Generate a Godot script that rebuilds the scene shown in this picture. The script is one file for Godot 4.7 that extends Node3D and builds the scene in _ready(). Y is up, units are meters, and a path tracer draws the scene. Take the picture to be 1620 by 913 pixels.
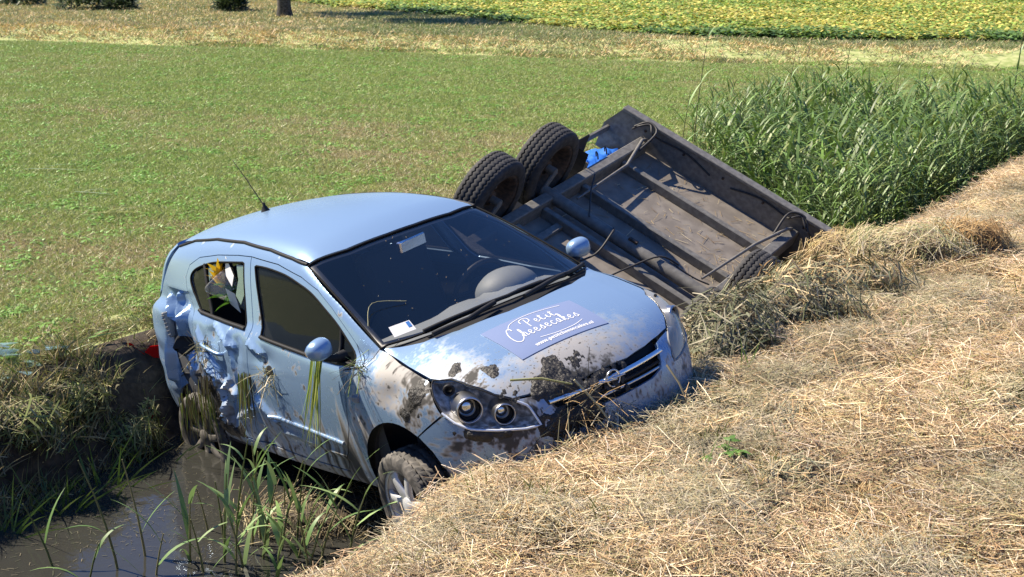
extends Node3D
# A light blue hatchback and an overturned trailer in a field ditch. World: y up, metres, camera at the origin of x and z, 3.4 m above the bed of the ditch.

var rng := RandomNumberGenerator.new()
var noise := FastNoiseLite.new()
var M := {}
var used := {}
const PAINT := Color(0.22, 0.335, 0.495)
const DITCH_ALONG := Vector2(0.55, -0.835)
const DITCH_ACROSS := Vector2(0.835, 0.55)

# ------------------------------------------------------------------ names and metas
func numbered(called: String) -> String:
	if not used.has(called):
		used[called] = 0
		return called
	used[called] += 1
	return "%s_%03d" % [called, used[called]]

func tag(o: Node3D, label: String, category: String, group := "", kind := "") -> Node3D:
	if label: o.set_meta("label", label)
	if category: o.set_meta("category", category)
	if group: o.set_meta("group", group)
	if kind: o.set_meta("kind", kind)
	return o

func thing(called: String, label: String, category: String, group := "", at := Vector3.ZERO) -> Node3D:
	var o := Node3D.new()
	o.name = numbered(called)
	add_child(o)
	o.position = at
	return tag(o, label, category, group)

func group_part(called: String, parent: Node3D) -> Node3D:
	var o := Node3D.new()
	o.name = called
	parent.add_child(o, true)
	return o

# ------------------------------------------------------------------ mesh builder
class MB:
	var v := PackedVector3Array()
	var n := PackedVector3Array()
	var u := PackedVector2Array()
	var c := PackedColorArray()
	var i := PackedInt32Array()
	var tint := Color.WHITE
	func vert(p: Vector3, nn := Vector3.ZERO, uv := Vector2.ZERO) -> int:
		v.append(p); n.append(nn); u.append(uv); c.append(tint)
		return v.size() - 1
	func tri(a: int, b: int, d: int) -> void:
		i.append(a); i.append(b); i.append(d)
	func quad(a: int, b: int, d: int, e: int) -> void:
		tri(a, b, d); tri(a, d, e)
	func flat(pts: Array) -> void:  # a flat polygon, fanned
		var nn: Vector3 = (pts[2] - pts[0]).cross(pts[1] - pts[0]).normalized()
		var s := v.size()
		for p in pts: vert(p, nn)
		for k in range(1, pts.size() - 1): tri(s, s + k, s + k + 1)
	func smooth() -> void:  # normals from the faces
		n.fill(Vector3.ZERO)
		for k in range(0, i.size(), 3):
			var f := (v[i[k + 2]] - v[i[k]]).cross(v[i[k + 1]] - v[i[k]])
			n[i[k]] += f; n[i[k + 1]] += f; n[i[k + 2]] += f
		for k in n.size(): n[k] = n[k].normalized() if n[k].length_squared() > 0.0 else Vector3.UP
	func add(o: MB, t := Transform3D(), col := Color.WHITE, tinted := false) -> void:
		var s := v.size()
		for k in o.v.size():
			v.append(t * o.v[k]); n.append((t.basis * o.n[k]).normalized()); u.append(o.u[k]); c.append(o.c[k] * col if tinted else o.c[k])
		for k in o.i: i.append(k + s)
	func mesh() -> ArrayMesh:
		for k in range(0, i.size(), 3):
			var f := (v[i[k + 2]] - v[i[k]]).cross(v[i[k + 1]] - v[i[k]])
			if f.dot(n[i[k]] + n[i[k + 1]] + n[i[k + 2]]) < 0.0:
				var t := i[k + 1]
				i[k + 1] = i[k + 2]; i[k + 2] = t
		var a := []
		a.resize(Mesh.ARRAY_MAX)
		a[Mesh.ARRAY_VERTEX] = v; a[Mesh.ARRAY_NORMAL] = n; a[Mesh.ARRAY_TEX_UV] = u; a[Mesh.ARRAY_COLOR] = c; a[Mesh.ARRAY_INDEX] = i
		var m := ArrayMesh.new()
		m.add_surface_from_arrays(Mesh.PRIMITIVE_TRIANGLES, a)
		return m
	func box(size: Vector3, t := Transform3D(), bevel := 0.004) -> void:
		var h := size / 2.0
		var b: float = minf(bevel, minf(h.x, minf(h.y, h.z)) * 0.45)
		var q := [h - Vector3(0, b, b), h - Vector3(b, 0, b), h - Vector3(b, b, 0)]
		var at := func(ax: int, s: Vector3) -> Vector3: return t * (q[ax] * s)
		var o := t.origin
		for ax in 3:
			var e := (ax + 1) % 3
			var g := (ax + 2) % 3
			for s0 in [-1.0, 1.0]:
				var f := []
				for w in [[-1.0, -1.0], [1.0, -1.0], [1.0, 1.0], [-1.0, 1.0]]:
					var s := Vector3.ZERO
					s[ax] = s0; s[e] = w[0]; s[g] = w[1]
					f.append(at.call(ax, s))
				face_out(f, o)
				for s1 in [-1.0, 1.0]:
					var p := []
					for w in [[ax, -1.0], [ax, 1.0], [e, 1.0], [e, -1.0]]:
						var s := Vector3.ZERO
						s[ax] = s0; s[e] = s1; s[g] = w[1]
						p.append(at.call(w[0], s))
					face_out(p, o)
		for sx in [-1.0, 1.0]:
			for sy in [-1.0, 1.0]:
				for sz in [-1.0, 1.0]:
					var s := Vector3(sx, sy, sz)
					face_out([at.call(0, s), at.call(1, s), at.call(2, s)], o)
	func face_out(p: Array, from: Vector3) -> void:
		var nn: Vector3 = (p[2] - p[0]).cross(p[1] - p[0]).normalized()
		if nn.dot(p[0] - from) < 0.0: nn = -nn
		var s := v.size()
		for k in p: vert(k, nn)
		for k in range(1, p.size() - 1): tri(s, s + k, s + k + 1)
	func tube(path: Array, radius, sides := 8, caps := true, squash := 1.0) -> void:  # radius: a number or one per point
		var up := Vector3.UP
		var rings := []
		for k in path.size():
			var d: Vector3 = (path[mini(k + 1, path.size() - 1)] - path[maxi(k - 1, 0)]).normalized()
			if absf(d.dot(up)) > 0.98: up = Vector3.RIGHT if absf(d.x) < 0.9 else Vector3.FORWARD
			var side := d.cross(up).normalized()
			up = side.cross(d).normalized()
			var r: float = radius[k] if radius is Array else radius
			var ring := []
			for s in sides:
				var a := TAU * s / sides
				var nn := side * cos(a) + up * sin(a) * squash
				ring.append(vert(path[k] + nn * r, nn.normalized(), Vector2(float(s) / sides, float(k))))
			rings.append(ring)
			if k > 0:
				for s in sides: quad(rings[k - 1][s], rings[k - 1][(s + 1) % sides], ring[(s + 1) % sides], ring[s])
		if caps:
			for e in [0, path.size() - 1]:
				var d: Vector3 = (path[0] - path[1]) if e == 0 else (path[e] - path[e - 1])
				var f := []
				for s in rings[e]: f.append(v[s])
				var s0 := v.size()
				for p in f: vert(p, d.normalized())
				for k in range(1, sides - 1): tri(s0, s0 + k, s0 + k + 1)
	func lathe(profile: Array, sides: int, t := Transform3D(), sharp := false) -> void:  # profile: Vector2(radius, along the axis z)
		var rows := []
		for k in profile.size():
			var a: Vector2 = profile[maxi(k - 1, 0)]
			var b: Vector2 = profile[mini(k + 1, profile.size() - 1)]
			var d := (b - a).normalized()
			var row := []
			for s in sides + 1:
				var w := TAU * s / sides
				var p: Vector2 = profile[k]
				row.append(vert(t * Vector3(p.x * cos(w), p.x * sin(w), p.y), (t.basis * Vector3(d.y * cos(w), d.y * sin(w), -d.x)).normalized(), Vector2(float(s) / sides, float(k) / profile.size())))
			rows.append(row)
			if k > 0:
				for s in sides: quad(rows[k - 1][s], rows[k - 1][s + 1], row[s + 1], row[s])
	func blade(p: Vector3, dir: Vector3, side: Vector3, width: float, length: float, bend: Vector3, steps := 3, base := 0.7) -> void:
		# a leaf: a strip that tapers to a point and bends over
		var prev := []
		for k in steps + 1:
			var f := float(k) / steps
			var q := p + dir * length * f + bend * length * f * f
			var w := width * (base + (1.0 - base) * minf(f * 4.0, 1.0)) * (1.0 - f * f) * 0.5
			var tang := (dir + bend * 2.0 * f).normalized()
			var nn := side.cross(tang).normalized()
			if k == steps:
				tri(prev[0], prev[1], vert(q, nn))
			else:
				var row := [vert(q - side * w, nn), vert(q + side * w, nn)]
				if k > 0: quad(prev[0], prev[1], row[1], row[0])
				prev = row
	func straw(p: Vector3, dir: Vector3, width: float, length: float, bend: Vector3) -> void:
		# a dry stalk: a narrow strip of two bent pieces, folded along its middle
		var side := dir.cross(Vector3(0.13, 1, 0.07)).normalized() * width * 0.5
		var up := side.cross(dir).normalized()
		var q := [p, p + dir * length * 0.5 + bend * length * 0.3, p + dir * length + bend * length]
		var prev := []
		for k in 3:
			var row := [vert(q[k] - side, (up - side.normalized() * 0.7).normalized()), vert(q[k] + up * width * 0.35, up), vert(q[k] + side, (up + side.normalized() * 0.7).normalized())]
			if k > 0:
				quad(prev[0], prev[1], row[1], row[0]); quad(prev[1], prev[2], row[2], row[1])
			prev = row

func part(called: String, b: MB, mat: Material, parent: Node = self, at = null) -> MeshInstance3D:
	var o := MeshInstance3D.new()
	o.mesh = b.mesh()
	o.material_override = mat
	o.name = numbered(called) if parent == self else called
	parent.add_child(o, true)
	if at is Vector3: o.position = at
	elif at is Transform3D: o.transform = at
	return o

func mass(called: String, label: String, category: String) -> Node3D:
	var o := thing(called, label, category)
	o.set_meta("kind", "stuff")
	return o

func sow(parent: Node3D, called: String, m: Mesh, mat: Material, places: Array, colors: Array) -> MultiMeshInstance3D:
	var mm := MultiMesh.new()
	mm.transform_format = MultiMesh.TRANSFORM_3D
	mm.use_colors = true
	mm.mesh = m
	mm.instance_count = places.size()
	for k in places.size():
		mm.set_instance_transform(k, places[k]); mm.set_instance_color(k, colors[k])
	var o := MultiMeshInstance3D.new()
	o.multimesh = mm
	o.material_override = mat
	o.name = called
	parent.add_child(o, true)
	o.set_meta("kind", "stuff")
	return o

func rf(a: float, b: float) -> float: return rng.randf_range(a, b)
func flat_dir() -> Vector3:
	var a := rng.randf() * TAU
	return Vector3(cos(a), 0, sin(a))
func smooth_path(pts: Array, per := 6) -> Array:  # Catmull-Rom
	var out := []
	for k in pts.size() - 1:
		var a = pts[maxi(k - 1, 0)]; var b = pts[k]; var c = pts[k + 1]; var d = pts[mini(k + 2, pts.size() - 1)]
		for s in per:
			var t := float(s) / per
			out.append(b * 1.0 + ((c - a) * t + (a * 2.0 - b * 5.0 + c * 4.0 - d) * t * t + (b * 3.0 - a - c * 3.0 + d) * t * t * t) * 0.5)
	out.append(pts[-1])
	return out

# ------------------------------------------------------------------ materials
func mat(called: String, col: Color, rough: float, metal := 0.0, vertex := false) -> StandardMaterial3D:
	var m := StandardMaterial3D.new()
	m.resource_name = called
	m.albedo_color = Color.WHITE if vertex else col.linear_to_srgb()
	m.vertex_color_use_as_albedo = vertex
	m.roughness = rough
	m.metallic = metal
	M[called] = m
	return m

func noise_tex(freq: float, from: Color, to: Color, size := 512, octaves := 5, seed_ := 1, normal := false, middle := 0.5) -> NoiseTexture2D:
	var f := FastNoiseLite.new()
	f.seed = seed_
	f.frequency = freq
	f.fractal_octaves = octaves
	var t := NoiseTexture2D.new()
	t.noise = f
	t.width = size; t.height = size
	t.seamless = true
	if normal:
		t.as_normal_map = true
		t.bump_strength = 6.0
	else:
		var g := Gradient.new()
		g.offsets = PackedFloat32Array([0.25 * middle * 2.0, 0.75])
		g.colors = PackedColorArray([from.linear_to_srgb(), to.linear_to_srgb()])
		t.color_ramp = g
	return t

func triplanar(m: StandardMaterial3D, scale: float) -> StandardMaterial3D:
	m.uv1_triplanar = true
	m.uv1_world_triplanar = true
	m.uv1_scale = Vector3.ONE * scale
	return m

func materials() -> void:
	var soil := mat("soil", Color(0.06, 0.045, 0.03), 0.95)
	soil.albedo_color = Color.WHITE
	soil.albedo_texture = noise_tex(0.02, Color(0.02, 0.015, 0.009), Color(0.085, 0.062, 0.04), 512, 6)
	soil.normal_enabled = true
	soil.normal_texture = noise_tex(0.03, Color.BLACK, Color.WHITE, 512, 6, 3, true)
	triplanar(soil, 1.1)
	var field := mat("field_soil", Color.WHITE, 0.95)
	field.albedo_texture = noise_tex(0.012, Color(0.20, 0.25, 0.07), Color(0.37, 0.38, 0.17), 512, 6, 5)
	triplanar(field, 0.7)
	var strawbed := mat("straw_soil", Color.WHITE, 0.95)
	strawbed.albedo_texture = noise_tex(0.03, Color(0.05, 0.036, 0.022), Color(0.22, 0.16, 0.09), 512, 6, 9)
	strawbed.normal_enabled = true
	strawbed.normal_texture = noise_tex(0.05, Color.BLACK, Color.WHITE, 512, 5, 4, true)
	triplanar(strawbed, 1.6)
	var mud := mat("wet_mud", Color.WHITE, 0.62)
	mud.albedo_texture = noise_tex(0.03, Color(0.008, 0.0075, 0.0065), Color(0.032, 0.028, 0.023), 256, 5, 12)
	mud.normal_enabled = true
	mud.normal_texture = noise_tex(0.06, Color.BLACK, Color.WHITE, 256, 5, 14, true)
	mud.uv1_triplanar = true
	mud.uv1_scale = Vector3.ONE * 3.0
	var leaf := mat("leaf", Color.WHITE, 0.5, 0.0, true)
	leaf.backlight_enabled = true
	leaf.backlight = Color(0.7, 0.7, 0.7)
	var dry := mat("dry", Color.WHITE, 0.7, 0.0, true)
	dry.backlight_enabled = true
	dry.backlight = Color(0.35, 0.35, 0.35)
	var water := mat("ditch_water", Color(0.032, 0.032, 0.028), 0.06)
	water.metallic_specular = 0.5
	water.normal_enabled = true
	water.normal_scale = 0.12
	water.normal_texture = noise_tex(0.012, Color.BLACK, Color.WHITE, 512, 3, 21, true)
	triplanar(water, 0.8)
	mat("black_plastic", Color(0.016, 0.016, 0.017), 0.55)
	for k in ["black_plastic"]: M[k].metallic_specular = 0.3
	mat("black_gloss", Color(0.012, 0.012, 0.013), 0.2)
	mat("rubber_seal", Color(0.012, 0.012, 0.012), 0.7)
	M.rubber_seal.metallic_specular = 0.15
	mat("dark_cloth", Color(0.05, 0.053, 0.058), 0.9)
	mat("dash_grey", Color(0.17, 0.185, 0.19), 0.6)
	mat("trim_grey", Color(0.2, 0.205, 0.21), 0.7)
	mat("chrome", Color(0.75, 0.76, 0.78), 0.12, 1.0)
	mat("dull_chrome", Color(0.5, 0.5, 0.5), 0.3, 1.0)
	mat("alloy", Color(0.55, 0.56, 0.57), 0.4, 0.35)
	mat("sign_print", Color(0.55, 0.56, 0.6), 0.5)
	mat("white_print", Color(0.8, 0.8, 0.82), 0.5)
	mat("blue_print", Color(0.02, 0.16, 0.5), 0.5)
	mat("sign_film", Color(0.165, 0.21, 0.345), 0.4)
	mat("underbody", Color(0.03, 0.03, 0.032), 0.8)
	mat("amber", Color(0.6, 0.16, 0.01), 0.3)
	mat("red_plastic", Color(0.55, 0.01, 0.012), 0.2)
	var tyre := mat("tyre_rubber", Color.WHITE, 0.82)
	tyre.albedo_texture = noise_tex(0.03, Color(0.016, 0.016, 0.017), Color(0.05, 0.048, 0.046), 256, 4, 31)
	tyre.uv1_triplanar = true
	tyre.uv1_scale = Vector3.ONE * 2.0
	var mtyre := mat("muddy_rubber", Color.WHITE, 0.85)
	mtyre.albedo_texture = noise_tex(0.02, Color(0.03, 0.029, 0.027), Color(0.17, 0.155, 0.135), 256, 5, 33)
	mtyre.uv1_triplanar = true
	mtyre.uv1_scale = Vector3.ONE * 2.0
	var steel := mat("grey_steel", Color.WHITE, 0.6, 0.1)
	steel.albedo_texture = noise_tex(0.025, Color(0.122, 0.116, 0.104), Color(0.18, 0.172, 0.154), 512, 6, 41)
	steel.uv1_triplanar = true
	steel.uv1_scale = Vector3.ONE * 1.3
	var board := mat("brown_board", Color.WHITE, 0.85)
	board.albedo_texture = noise_tex(0.012, Color(0.155, 0.134, 0.112), Color(0.215, 0.188, 0.158), 512, 6, 43)
	board.uv1_triplanar = true
	board.uv1_scale = Vector3.ONE * 0.9
	var rust := mat("rusty_rim", Color.WHITE, 0.75, 0.2)
	rust.albedo_texture = noise_tex(0.03, Color(0.02, 0.016, 0.014), Color(0.11, 0.07, 0.045), 256, 5, 45)
	rust.uv1_triplanar = true
	rust.uv1_scale = Vector3.ONE * 3.0
	mat("cable", Color(0.03, 0.028, 0.026), 0.6)
	mat("tarp_blue", Color(0.02, 0.13, 0.52), 0.45)
	var bark := mat("bark", Color.WHITE, 0.95)
	bark.albedo_texture = noise_tex(0.04, Color(0.025, 0.022, 0.02), Color(0.1, 0.09, 0.08), 256, 5, 51)
	triplanar(bark, 1.5)
	glass("windscreen_glass", Color(0.012, 0.02, 0.03), 0.2, 0.03)
	glass("side_glass", Color(0.008, 0.010, 0.011), 0.8, 0.05)
	M.side_glass.metallic_specular = 0.2
	glass("clear_lens", Color(0.5, 0.48, 0.4), 0.28, 0.16)
	mat("lens_glass", Color(0.55, 0.6, 0.68), 0.06, 0.9)
	glass("shard_glass", Color(0.24, 0.38, 0.36), 0.4, 0.1)
	glass("wrap_film", Color(0.8, 0.8, 0.8), 0.25, 0.1)

func glass(called: String, col: Color, alpha: float, rough: float) -> void:
	var m := mat(called, col, rough)
	m.transparency = BaseMaterial3D.TRANSPARENCY_ALPHA
	m.albedo_color.a = alpha

# ------------------------------------------------------------------ the car's body: one closed surface, car axes x forward, y up, z to its right
var tables := {}
func table(called: String, xs: Array, ys: Array) -> void:
	var m := []
	for k in xs.size():
		var a: int = maxi(k - 1, 0)
		var b: int = mini(k + 1, xs.size() - 1)
		var d0: float = (ys[k] - ys[a]) / (xs[k] - xs[a]) if k > 0 else (ys[1] - ys[0]) / (xs[1] - xs[0])
		var d1: float = (ys[b] - ys[k]) / (xs[b] - xs[k]) if k < xs.size() - 1 else d0
		m.append((d0 + d1) / 2.0)
	var out := PackedFloat32Array()
	var lo: float = xs[0]
	var steps := int(ceil((xs[-1] - lo) / 0.0025)) + 2
	var at := 0
	for s in steps:
		var x := minf(lo + s * 0.0025, xs[-1])
		while at < xs.size() - 2 and x > xs[at + 1]: at += 1
		var h: float = xs[at + 1] - xs[at]
		var t: float = (x - xs[at]) / h
		out.append((2*t*t*t - 3*t*t + 1) * ys[at] + (t*t*t - 2*t*t + t) * h * m[at] + (3*t*t - 2*t*t*t) * ys[at + 1] + (t*t*t - t*t) * h * m[at + 1])
	tables[called] = out
	tables[called + "0"] = lo

var tw: PackedFloat32Array; var to: PackedFloat32Array; var tb: PackedFloat32Array; var tr: PackedFloat32Array; var tf: PackedFloat32Array; var tg: PackedFloat32Array
func body_tables() -> void:
	table("w", [-1.95,-1.75,-1.4,-.9,-.2,.6,1.2,1.55,1.8,2.0,2.1], [.66,.755,.815,.845,.855,.855,.85,.82,.76,.68,.62])
	table("o", [.15,.25,.40,.55,.70,.85,.95,1.0,1.1], [-.09,-.045,-.012,0,-.002,-.022,-.05,-.07,-.12])
	table("b", [-2.,-1.,.0,1.0,1.25,1.5,1.7,1.85,1.97,2.1], [1.03,1.02,1.00,1.015,1.035,.985,.925,.86,.785,.68])
	table("r", [-1.95,-1.75,-1.45,-1.0,-.5,-.1,.3,.6], [1.30,1.355,1.415,1.465,1.49,1.485,1.445,1.38])
	table("f", [.1,.2,.35,.5,.62,.72,.82,.95], [1.93,1.99,2.055,2.07,2.06,2.035,1.99,1.90])
	table("g", [-1.9,-1.6,-1.2,-.6,0,.5,1.0,1.3], [.60,.68,.735,.765,.775,.765,.735,.70])
	tw = tables.w; to = tables.o; tb = tables.b; tr = tables.r; tf = tables.f; tg = tables.g

func look(a: PackedFloat32Array, x: float) -> float:
	var f := clampf(x * 400.0, 0.0, a.size() - 1.001)
	var k := int(f)
	return lerpf(a[k], a[k + 1], f - k)
func smax(a: float, b: float, k: float) -> float:
	var h := maxf(k - absf(a - b), 0.0) / k
	return maxf(a, b) + h * h * k * 0.25

func body(p: Vector3) -> float:
	var x := p.x; var y := p.y
	var a := absf(p.z)
	var side := a - (look(tw, x + 1.95) + look(to, y - .15))
	var a75 := a / .75
	var top := y - (look(tb, x + 2.0) - .10 * a75 * a75 * clampf(x - .1, 0.0, 1.0) - .06 * maxf(a75 - .7, 0.0) * clampf((x - 1.0) / .4, 0.0, 1.0))
	var front := (x - (look(tf, y - .1) - .22 * pow(a75, 2.6))) * .9
	var rear := (-1.90 + .12 * pow(a75, 2.5)) - x
	var lower := smax(smax(smax(side, top, .08), smax(front, rear, .05), .13), .16 - y, .06)
	if y < 0.78: return lower
	var hi := maxf(y - 1.2, 0.0)
	var gs := (a - (look(tg, x + 1.9) - (y - .95) * .36 - .48 * hi * hi)) * .93
	var gt := y - (look(tr, x + 1.95) - .062 * pow(a / .6, 2.2))
	var gw := (x - 1.27 + .17 * (a / .66) * (a / .66)) * .4146 + (y - 1.01) * .9100
	var gr := -(x + 1.80) * .85 + (y - 1.05) * .42 + .06 * (a / .6) * (a / .6)
	var green := smax(smax(smax(gs, gt, .10), smax(gw, gr, .03), .035), .80 - y, .02)
	return -smax(-lower, -green, .03)

func body_normal(p: Vector3) -> Vector3:
	const E := 0.004
	return Vector3(body(p + Vector3(E, 0, 0)) - body(p - Vector3(E, 0, 0)), body(p + Vector3(0, E, 0)) - body(p - Vector3(0, E, 0)), body(p + Vector3(0, 0, E)) - body(p - Vector3(0, 0, E))).normalized()

enum { SIDE, TOP, NOSE, TAIL }
func on_body(mode: int, q: Vector2) -> Vector3:  # SIDE: (x, y); TOP: (x, z); NOSE, TAIL: (angle about an upright axis, y)
	var p: Vector3
	var d: Vector3
	match mode:
		SIDE: p = Vector3(q.x, q.y, 1.0); d = Vector3(0, 0, -1)
		TOP: p = Vector3(q.x, 1.6, q.y); d = Vector3(0, -1, 0)
		NOSE: d = -Vector3(cos(q.x), 0, sin(q.x)); p = Vector3(1.2, q.y, 0) - d * 1.05
		TAIL: d = -Vector3(-cos(q.x), 0, sin(q.x)); p = Vector3(-1.2, q.y, 0) - d * 1.0
	for k in 28:
		var f := body(p)
		p += d * f * 0.85
		if absf(f) < 0.0004: return p
	for k in 10:   # where the ray grazes the surface
		var f := body(p)
		var g := (body(p + d * 0.002) - f) / 0.002
		if absf(f) < 0.0002 or g > -0.002: break
		p += d * clampf(-f / g, -0.02, 0.02)
	return p

# dents of the right side: (x, y, radius along x, radius along y, depth inwards)
var dents := [
	[-1.22, .72, .22, .30, .11], [-1.34, .95, .10, .22, .06], [-1.05, .42, .20, .16, .09], [-.62, .52, .22, .20, .06], [-.62, .93, .10, .06, .025], [-.30, .86, .07, .10, .02],
	[-.28, .44, .10, .20, .045], [.02, .84, .14, .06, .022], [.30, .36, .45, .07, .016], [-.15, .30, .25, .08, .02], [1.36, .80, .10, .08, .02], [-.85, .70, .08, .2, .03],
]
# creases: (x0, y0, x1, y1, width, height outwards)
var creases := [
	[-1.10, 1.00, -1.16, .50, .05, .06], [-1.30, 1.08, -1.24, .62, .04, .05], [-1.42, .95, -1.44, .55, .04, .045], [-.92, .74, -.40, .58, .045, .035], [-.80, .36, -.48, .66, .035, .03], [-.62, .98, -.34, .88, .03, .02], [-.14, .92, .02, .87, .03, .018],
	[-.40, .96, -.30, .40, .025, .015], [.05, .42, .75, .37, .03, .012], [-.86, .92, -.60, .70, .03, .022], [-.56, .40, -.28, .50, .03, .025], [-.75, .62, -.70, .34, .03, .03], [-1.20, .95, -1.02, .62, .03, .04], [-1.45, 1.05, -1.30, .80, .03, .035], [-.12, .60, .05, .48, .04, .02],
]
func facet(x: float, y: float) -> float:  # crumpled sheet: random heights on a grid, joined by flat triangles
	var i := floori(x)
	var j := floori(y)
	var u := x - i
	var v := y - j
	var h := func(a: int, b: int) -> float: return fposmod(sin(a * 127.1 + b * 311.7) * 43758.5453, 1.0)
	if u + v < 1.0: return h.call(i, j) * (1.0 - u - v) + h.call(i + 1, j) * u + h.call(i, j + 1) * v
	return h.call(i + 1, j + 1) * (u + v - 1.0) + h.call(i + 1, j) * (1.0 - v) + h.call(i, j + 1) * (1.0 - u)

func snap(p: Vector3) -> Vector3:  # the nearest point of the body
	for k in 6: p -= body_normal(p) * body(p)
	return p

func wreck(p: Vector3) -> Vector3:
	if p.z < 0.3: return p
	var inwards := 0.0
	if p.y < 1.12 and p.x < 1.6:
		for d in dents:
			var a: float = (p.x - d[0]) / d[2]
			var b: float = (p.y - d[1]) / d[3]
			var e := a * a + b * b
			if e < 4.0: inwards += d[4] * 1.15 * exp(-e * 1.3)
		var q := Vector2(p.x, p.y)
		for d in creases:
			var s := Vector2(d[0], d[1])
			var t := Vector2(d[2], d[3])
			var w: float = Geometry2D.get_closest_point_to_segment(q, s, t).distance_to(q) / d[4]
			if w < 2.5: inwards -= d[5] * 1.45 * maxf(0.0, 1.0 - w)
		if p.x < -.2: inwards += (facet(p.x * 6.5 + p.y * 2.0, p.y * 7.5 - p.x) * 0.042 + facet(p.x * 13.0 + 40.0, p.y * 13.0 + p.x * 3.0) * 0.006) * clampf((-.25 - p.x) * 1.3, 0.0, 1.0) * clampf((1.12 - p.y) * 4.0, 0.0, 1.0)
	p.z -= inwards
	return p

func panel(called: String, poly: Array, mode: int, m: Material, parent: Node, o := {}) -> MeshInstance3D:
	# o: holes, step, gap, off (along the normal), skirt (depth of the turned-in edge), mirror, intact
	var holes: Array = o.get("holes", [])
	var step: float = o.get("step", 0.035)
	var off: float = o.get("off", 0.0)
	var skirt: float = o.get("skirt", 0.018)
	var mirror: bool = o.get("mirror", false)
	var bend: bool = not mirror and not o.get("intact", false)
	var shape := PackedVector2Array(poly)
	var inner := Geometry2D.offset_polygon(shape, -o.get("gap", 0.0034))
	if inner.size(): shape = inner[0]
	var b := MB.new()
	var lo := shape[0]
	var hi := shape[0]
	for p in shape:
		lo = lo.min(p); hi = hi.max(p)
	var seen := {}
	var nx := int(ceil((hi.x - lo.x) / step))
	var ny := int(ceil((hi.y - lo.y) / step))
	var sx := (hi.x - lo.x) / nx
	var sy := (hi.y - lo.y) / ny
	for gx in nx:
		for gy in ny:
			var c := lo + Vector2(gx * sx, gy * sy)
			var bits := Geometry2D.intersect_polygons(shape, PackedVector2Array([c, c + Vector2(sx, 0), c + Vector2(sx, sy), c + Vector2(0, sy)]))
			for h in holes:
				var left: Array[PackedVector2Array] = []
				for bit in bits: left.append_array(Geometry2D.clip_polygons(bit, h))
				bits = left
			for bit in bits:
				var ids := []
				for q in bit:
					var key := Vector2i(roundi(q.x * 5000.0), roundi(q.y * 5000.0))
					if not seen.has(key):
						var p := on_body(mode, q)
						var nn := body_normal(p)
						var uv := Vector2((p.x + 2.0) / 4.2, 1.0 - (p.y - 0.1) / 1.4)
						if mode == TOP: uv = Vector2((q.y + 1.0) / 2.0, (q.x - 1.0) / 1.3)
						elif mode == NOSE: uv = Vector2((p.z + 1.0) / 2.0, 0.8 + (0.75 - p.y) * 0.33)
						if bend: p = wreck(p)
						seen[key] = b.vert(p + nn * off, nn, uv)
					ids.append(seen[key])
				var tr_ := Geometry2D.triangulate_polygon(bit)
				for k in range(0, tr_.size(), 3): b.tri(ids[tr_[k]], ids[tr_[k + 1]], ids[tr_[k + 2]])
	if bend and mode == SIDE:
		var old := b.n.duplicate()
		b.smooth()
		for k in b.n.size():
			if b.n[k].dot(old[k]) < 0.0: b.n[k] = -b.n[k]
		for k in range(0, b.i.size(), 3):   # sharp folds where the sheet is creased
			var f := (b.v[b.i[k + 2]] - b.v[b.i[k]]).cross(b.v[b.i[k + 1]] - b.v[b.i[k]]).normalized()
			for c in 3:
				var at := b.i[k + c]
				var g := f if f.dot(b.n[at]) > 0.0 else -f
				if g.dot(b.n[at]) < 0.965:
					b.i[k + c] = b.vert(b.v[at], (g * 0.8 + b.n[at] * 0.2).normalized(), b.u[at])
	if skirt > 0.0:
		for ring in [shape] + holes:
			var prev := -1
			var pts := along_ring(ring, step)
			for k in pts.size() + 1:
				var q: Vector2 = pts[k % pts.size()]
				var q2: Vector2 = pts[(k + 1) % pts.size()]
				var p := on_body(mode, q)
				var nn := body_normal(p)
				var e := on_body(mode, q2) - p
				if bend: p = wreck(p)
				var s := nn.cross(e).normalized()
				b.vert(p + nn * off, s, Vector2((p.x + 2.0) / 4.2, 1.0 - (p.y - 0.1) / 1.4) if mode == SIDE else Vector2(0.5, 0.05))
				b.vert(p + nn * (off - skirt), s, Vector2((p.x + 2.0) / 4.2, 1.0 - (p.y - 0.1) / 1.4) if mode == SIDE else Vector2(0.5, 0.05))
				if prev >= 0: b.quad(prev, prev + 1, prev + 3, prev + 2)
				prev = b.v.size() - 2
	if mirror: flip(b)
	return part(called, b, m, parent)

func flip(b: MB) -> void:
	for k in b.v.size():
		b.v[k].z = -b.v[k].z; b.n[k].z = -b.n[k].z

func along_ring(ring, step: float, closed := true) -> Array:
	var out := []
	for k in ring.size() - (0 if closed else 1):
		var a: Vector2 = ring[k]
		var b: Vector2 = ring[(k + 1) % ring.size()]
		var n := maxi(1, int(ceil(a.distance_to(b) / step)))
		for s in n: out.append(a.lerp(b, float(s) / n))
	if not closed: out.append(ring[-1])
	return out

func strip(called: String, line: Array, mode: int, radius: float, m: Material, parent: Node, closed := false, mirror := false, off := 0.0, squash := 1.0) -> MeshInstance3D:
	var path := []
	for q in along_ring(line, 0.04, closed):
		var p := on_body(mode, q)
		var nn := body_normal(p)
		if not mirror: p = wreck(p)
		path.append(p + nn * off)
	if closed: path.append(path[0])
	var b := MB.new()
	b.tube(path, radius, 6, not closed, squash)
	if mirror: flip(b)
	return part(called, b, m, parent)

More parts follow.
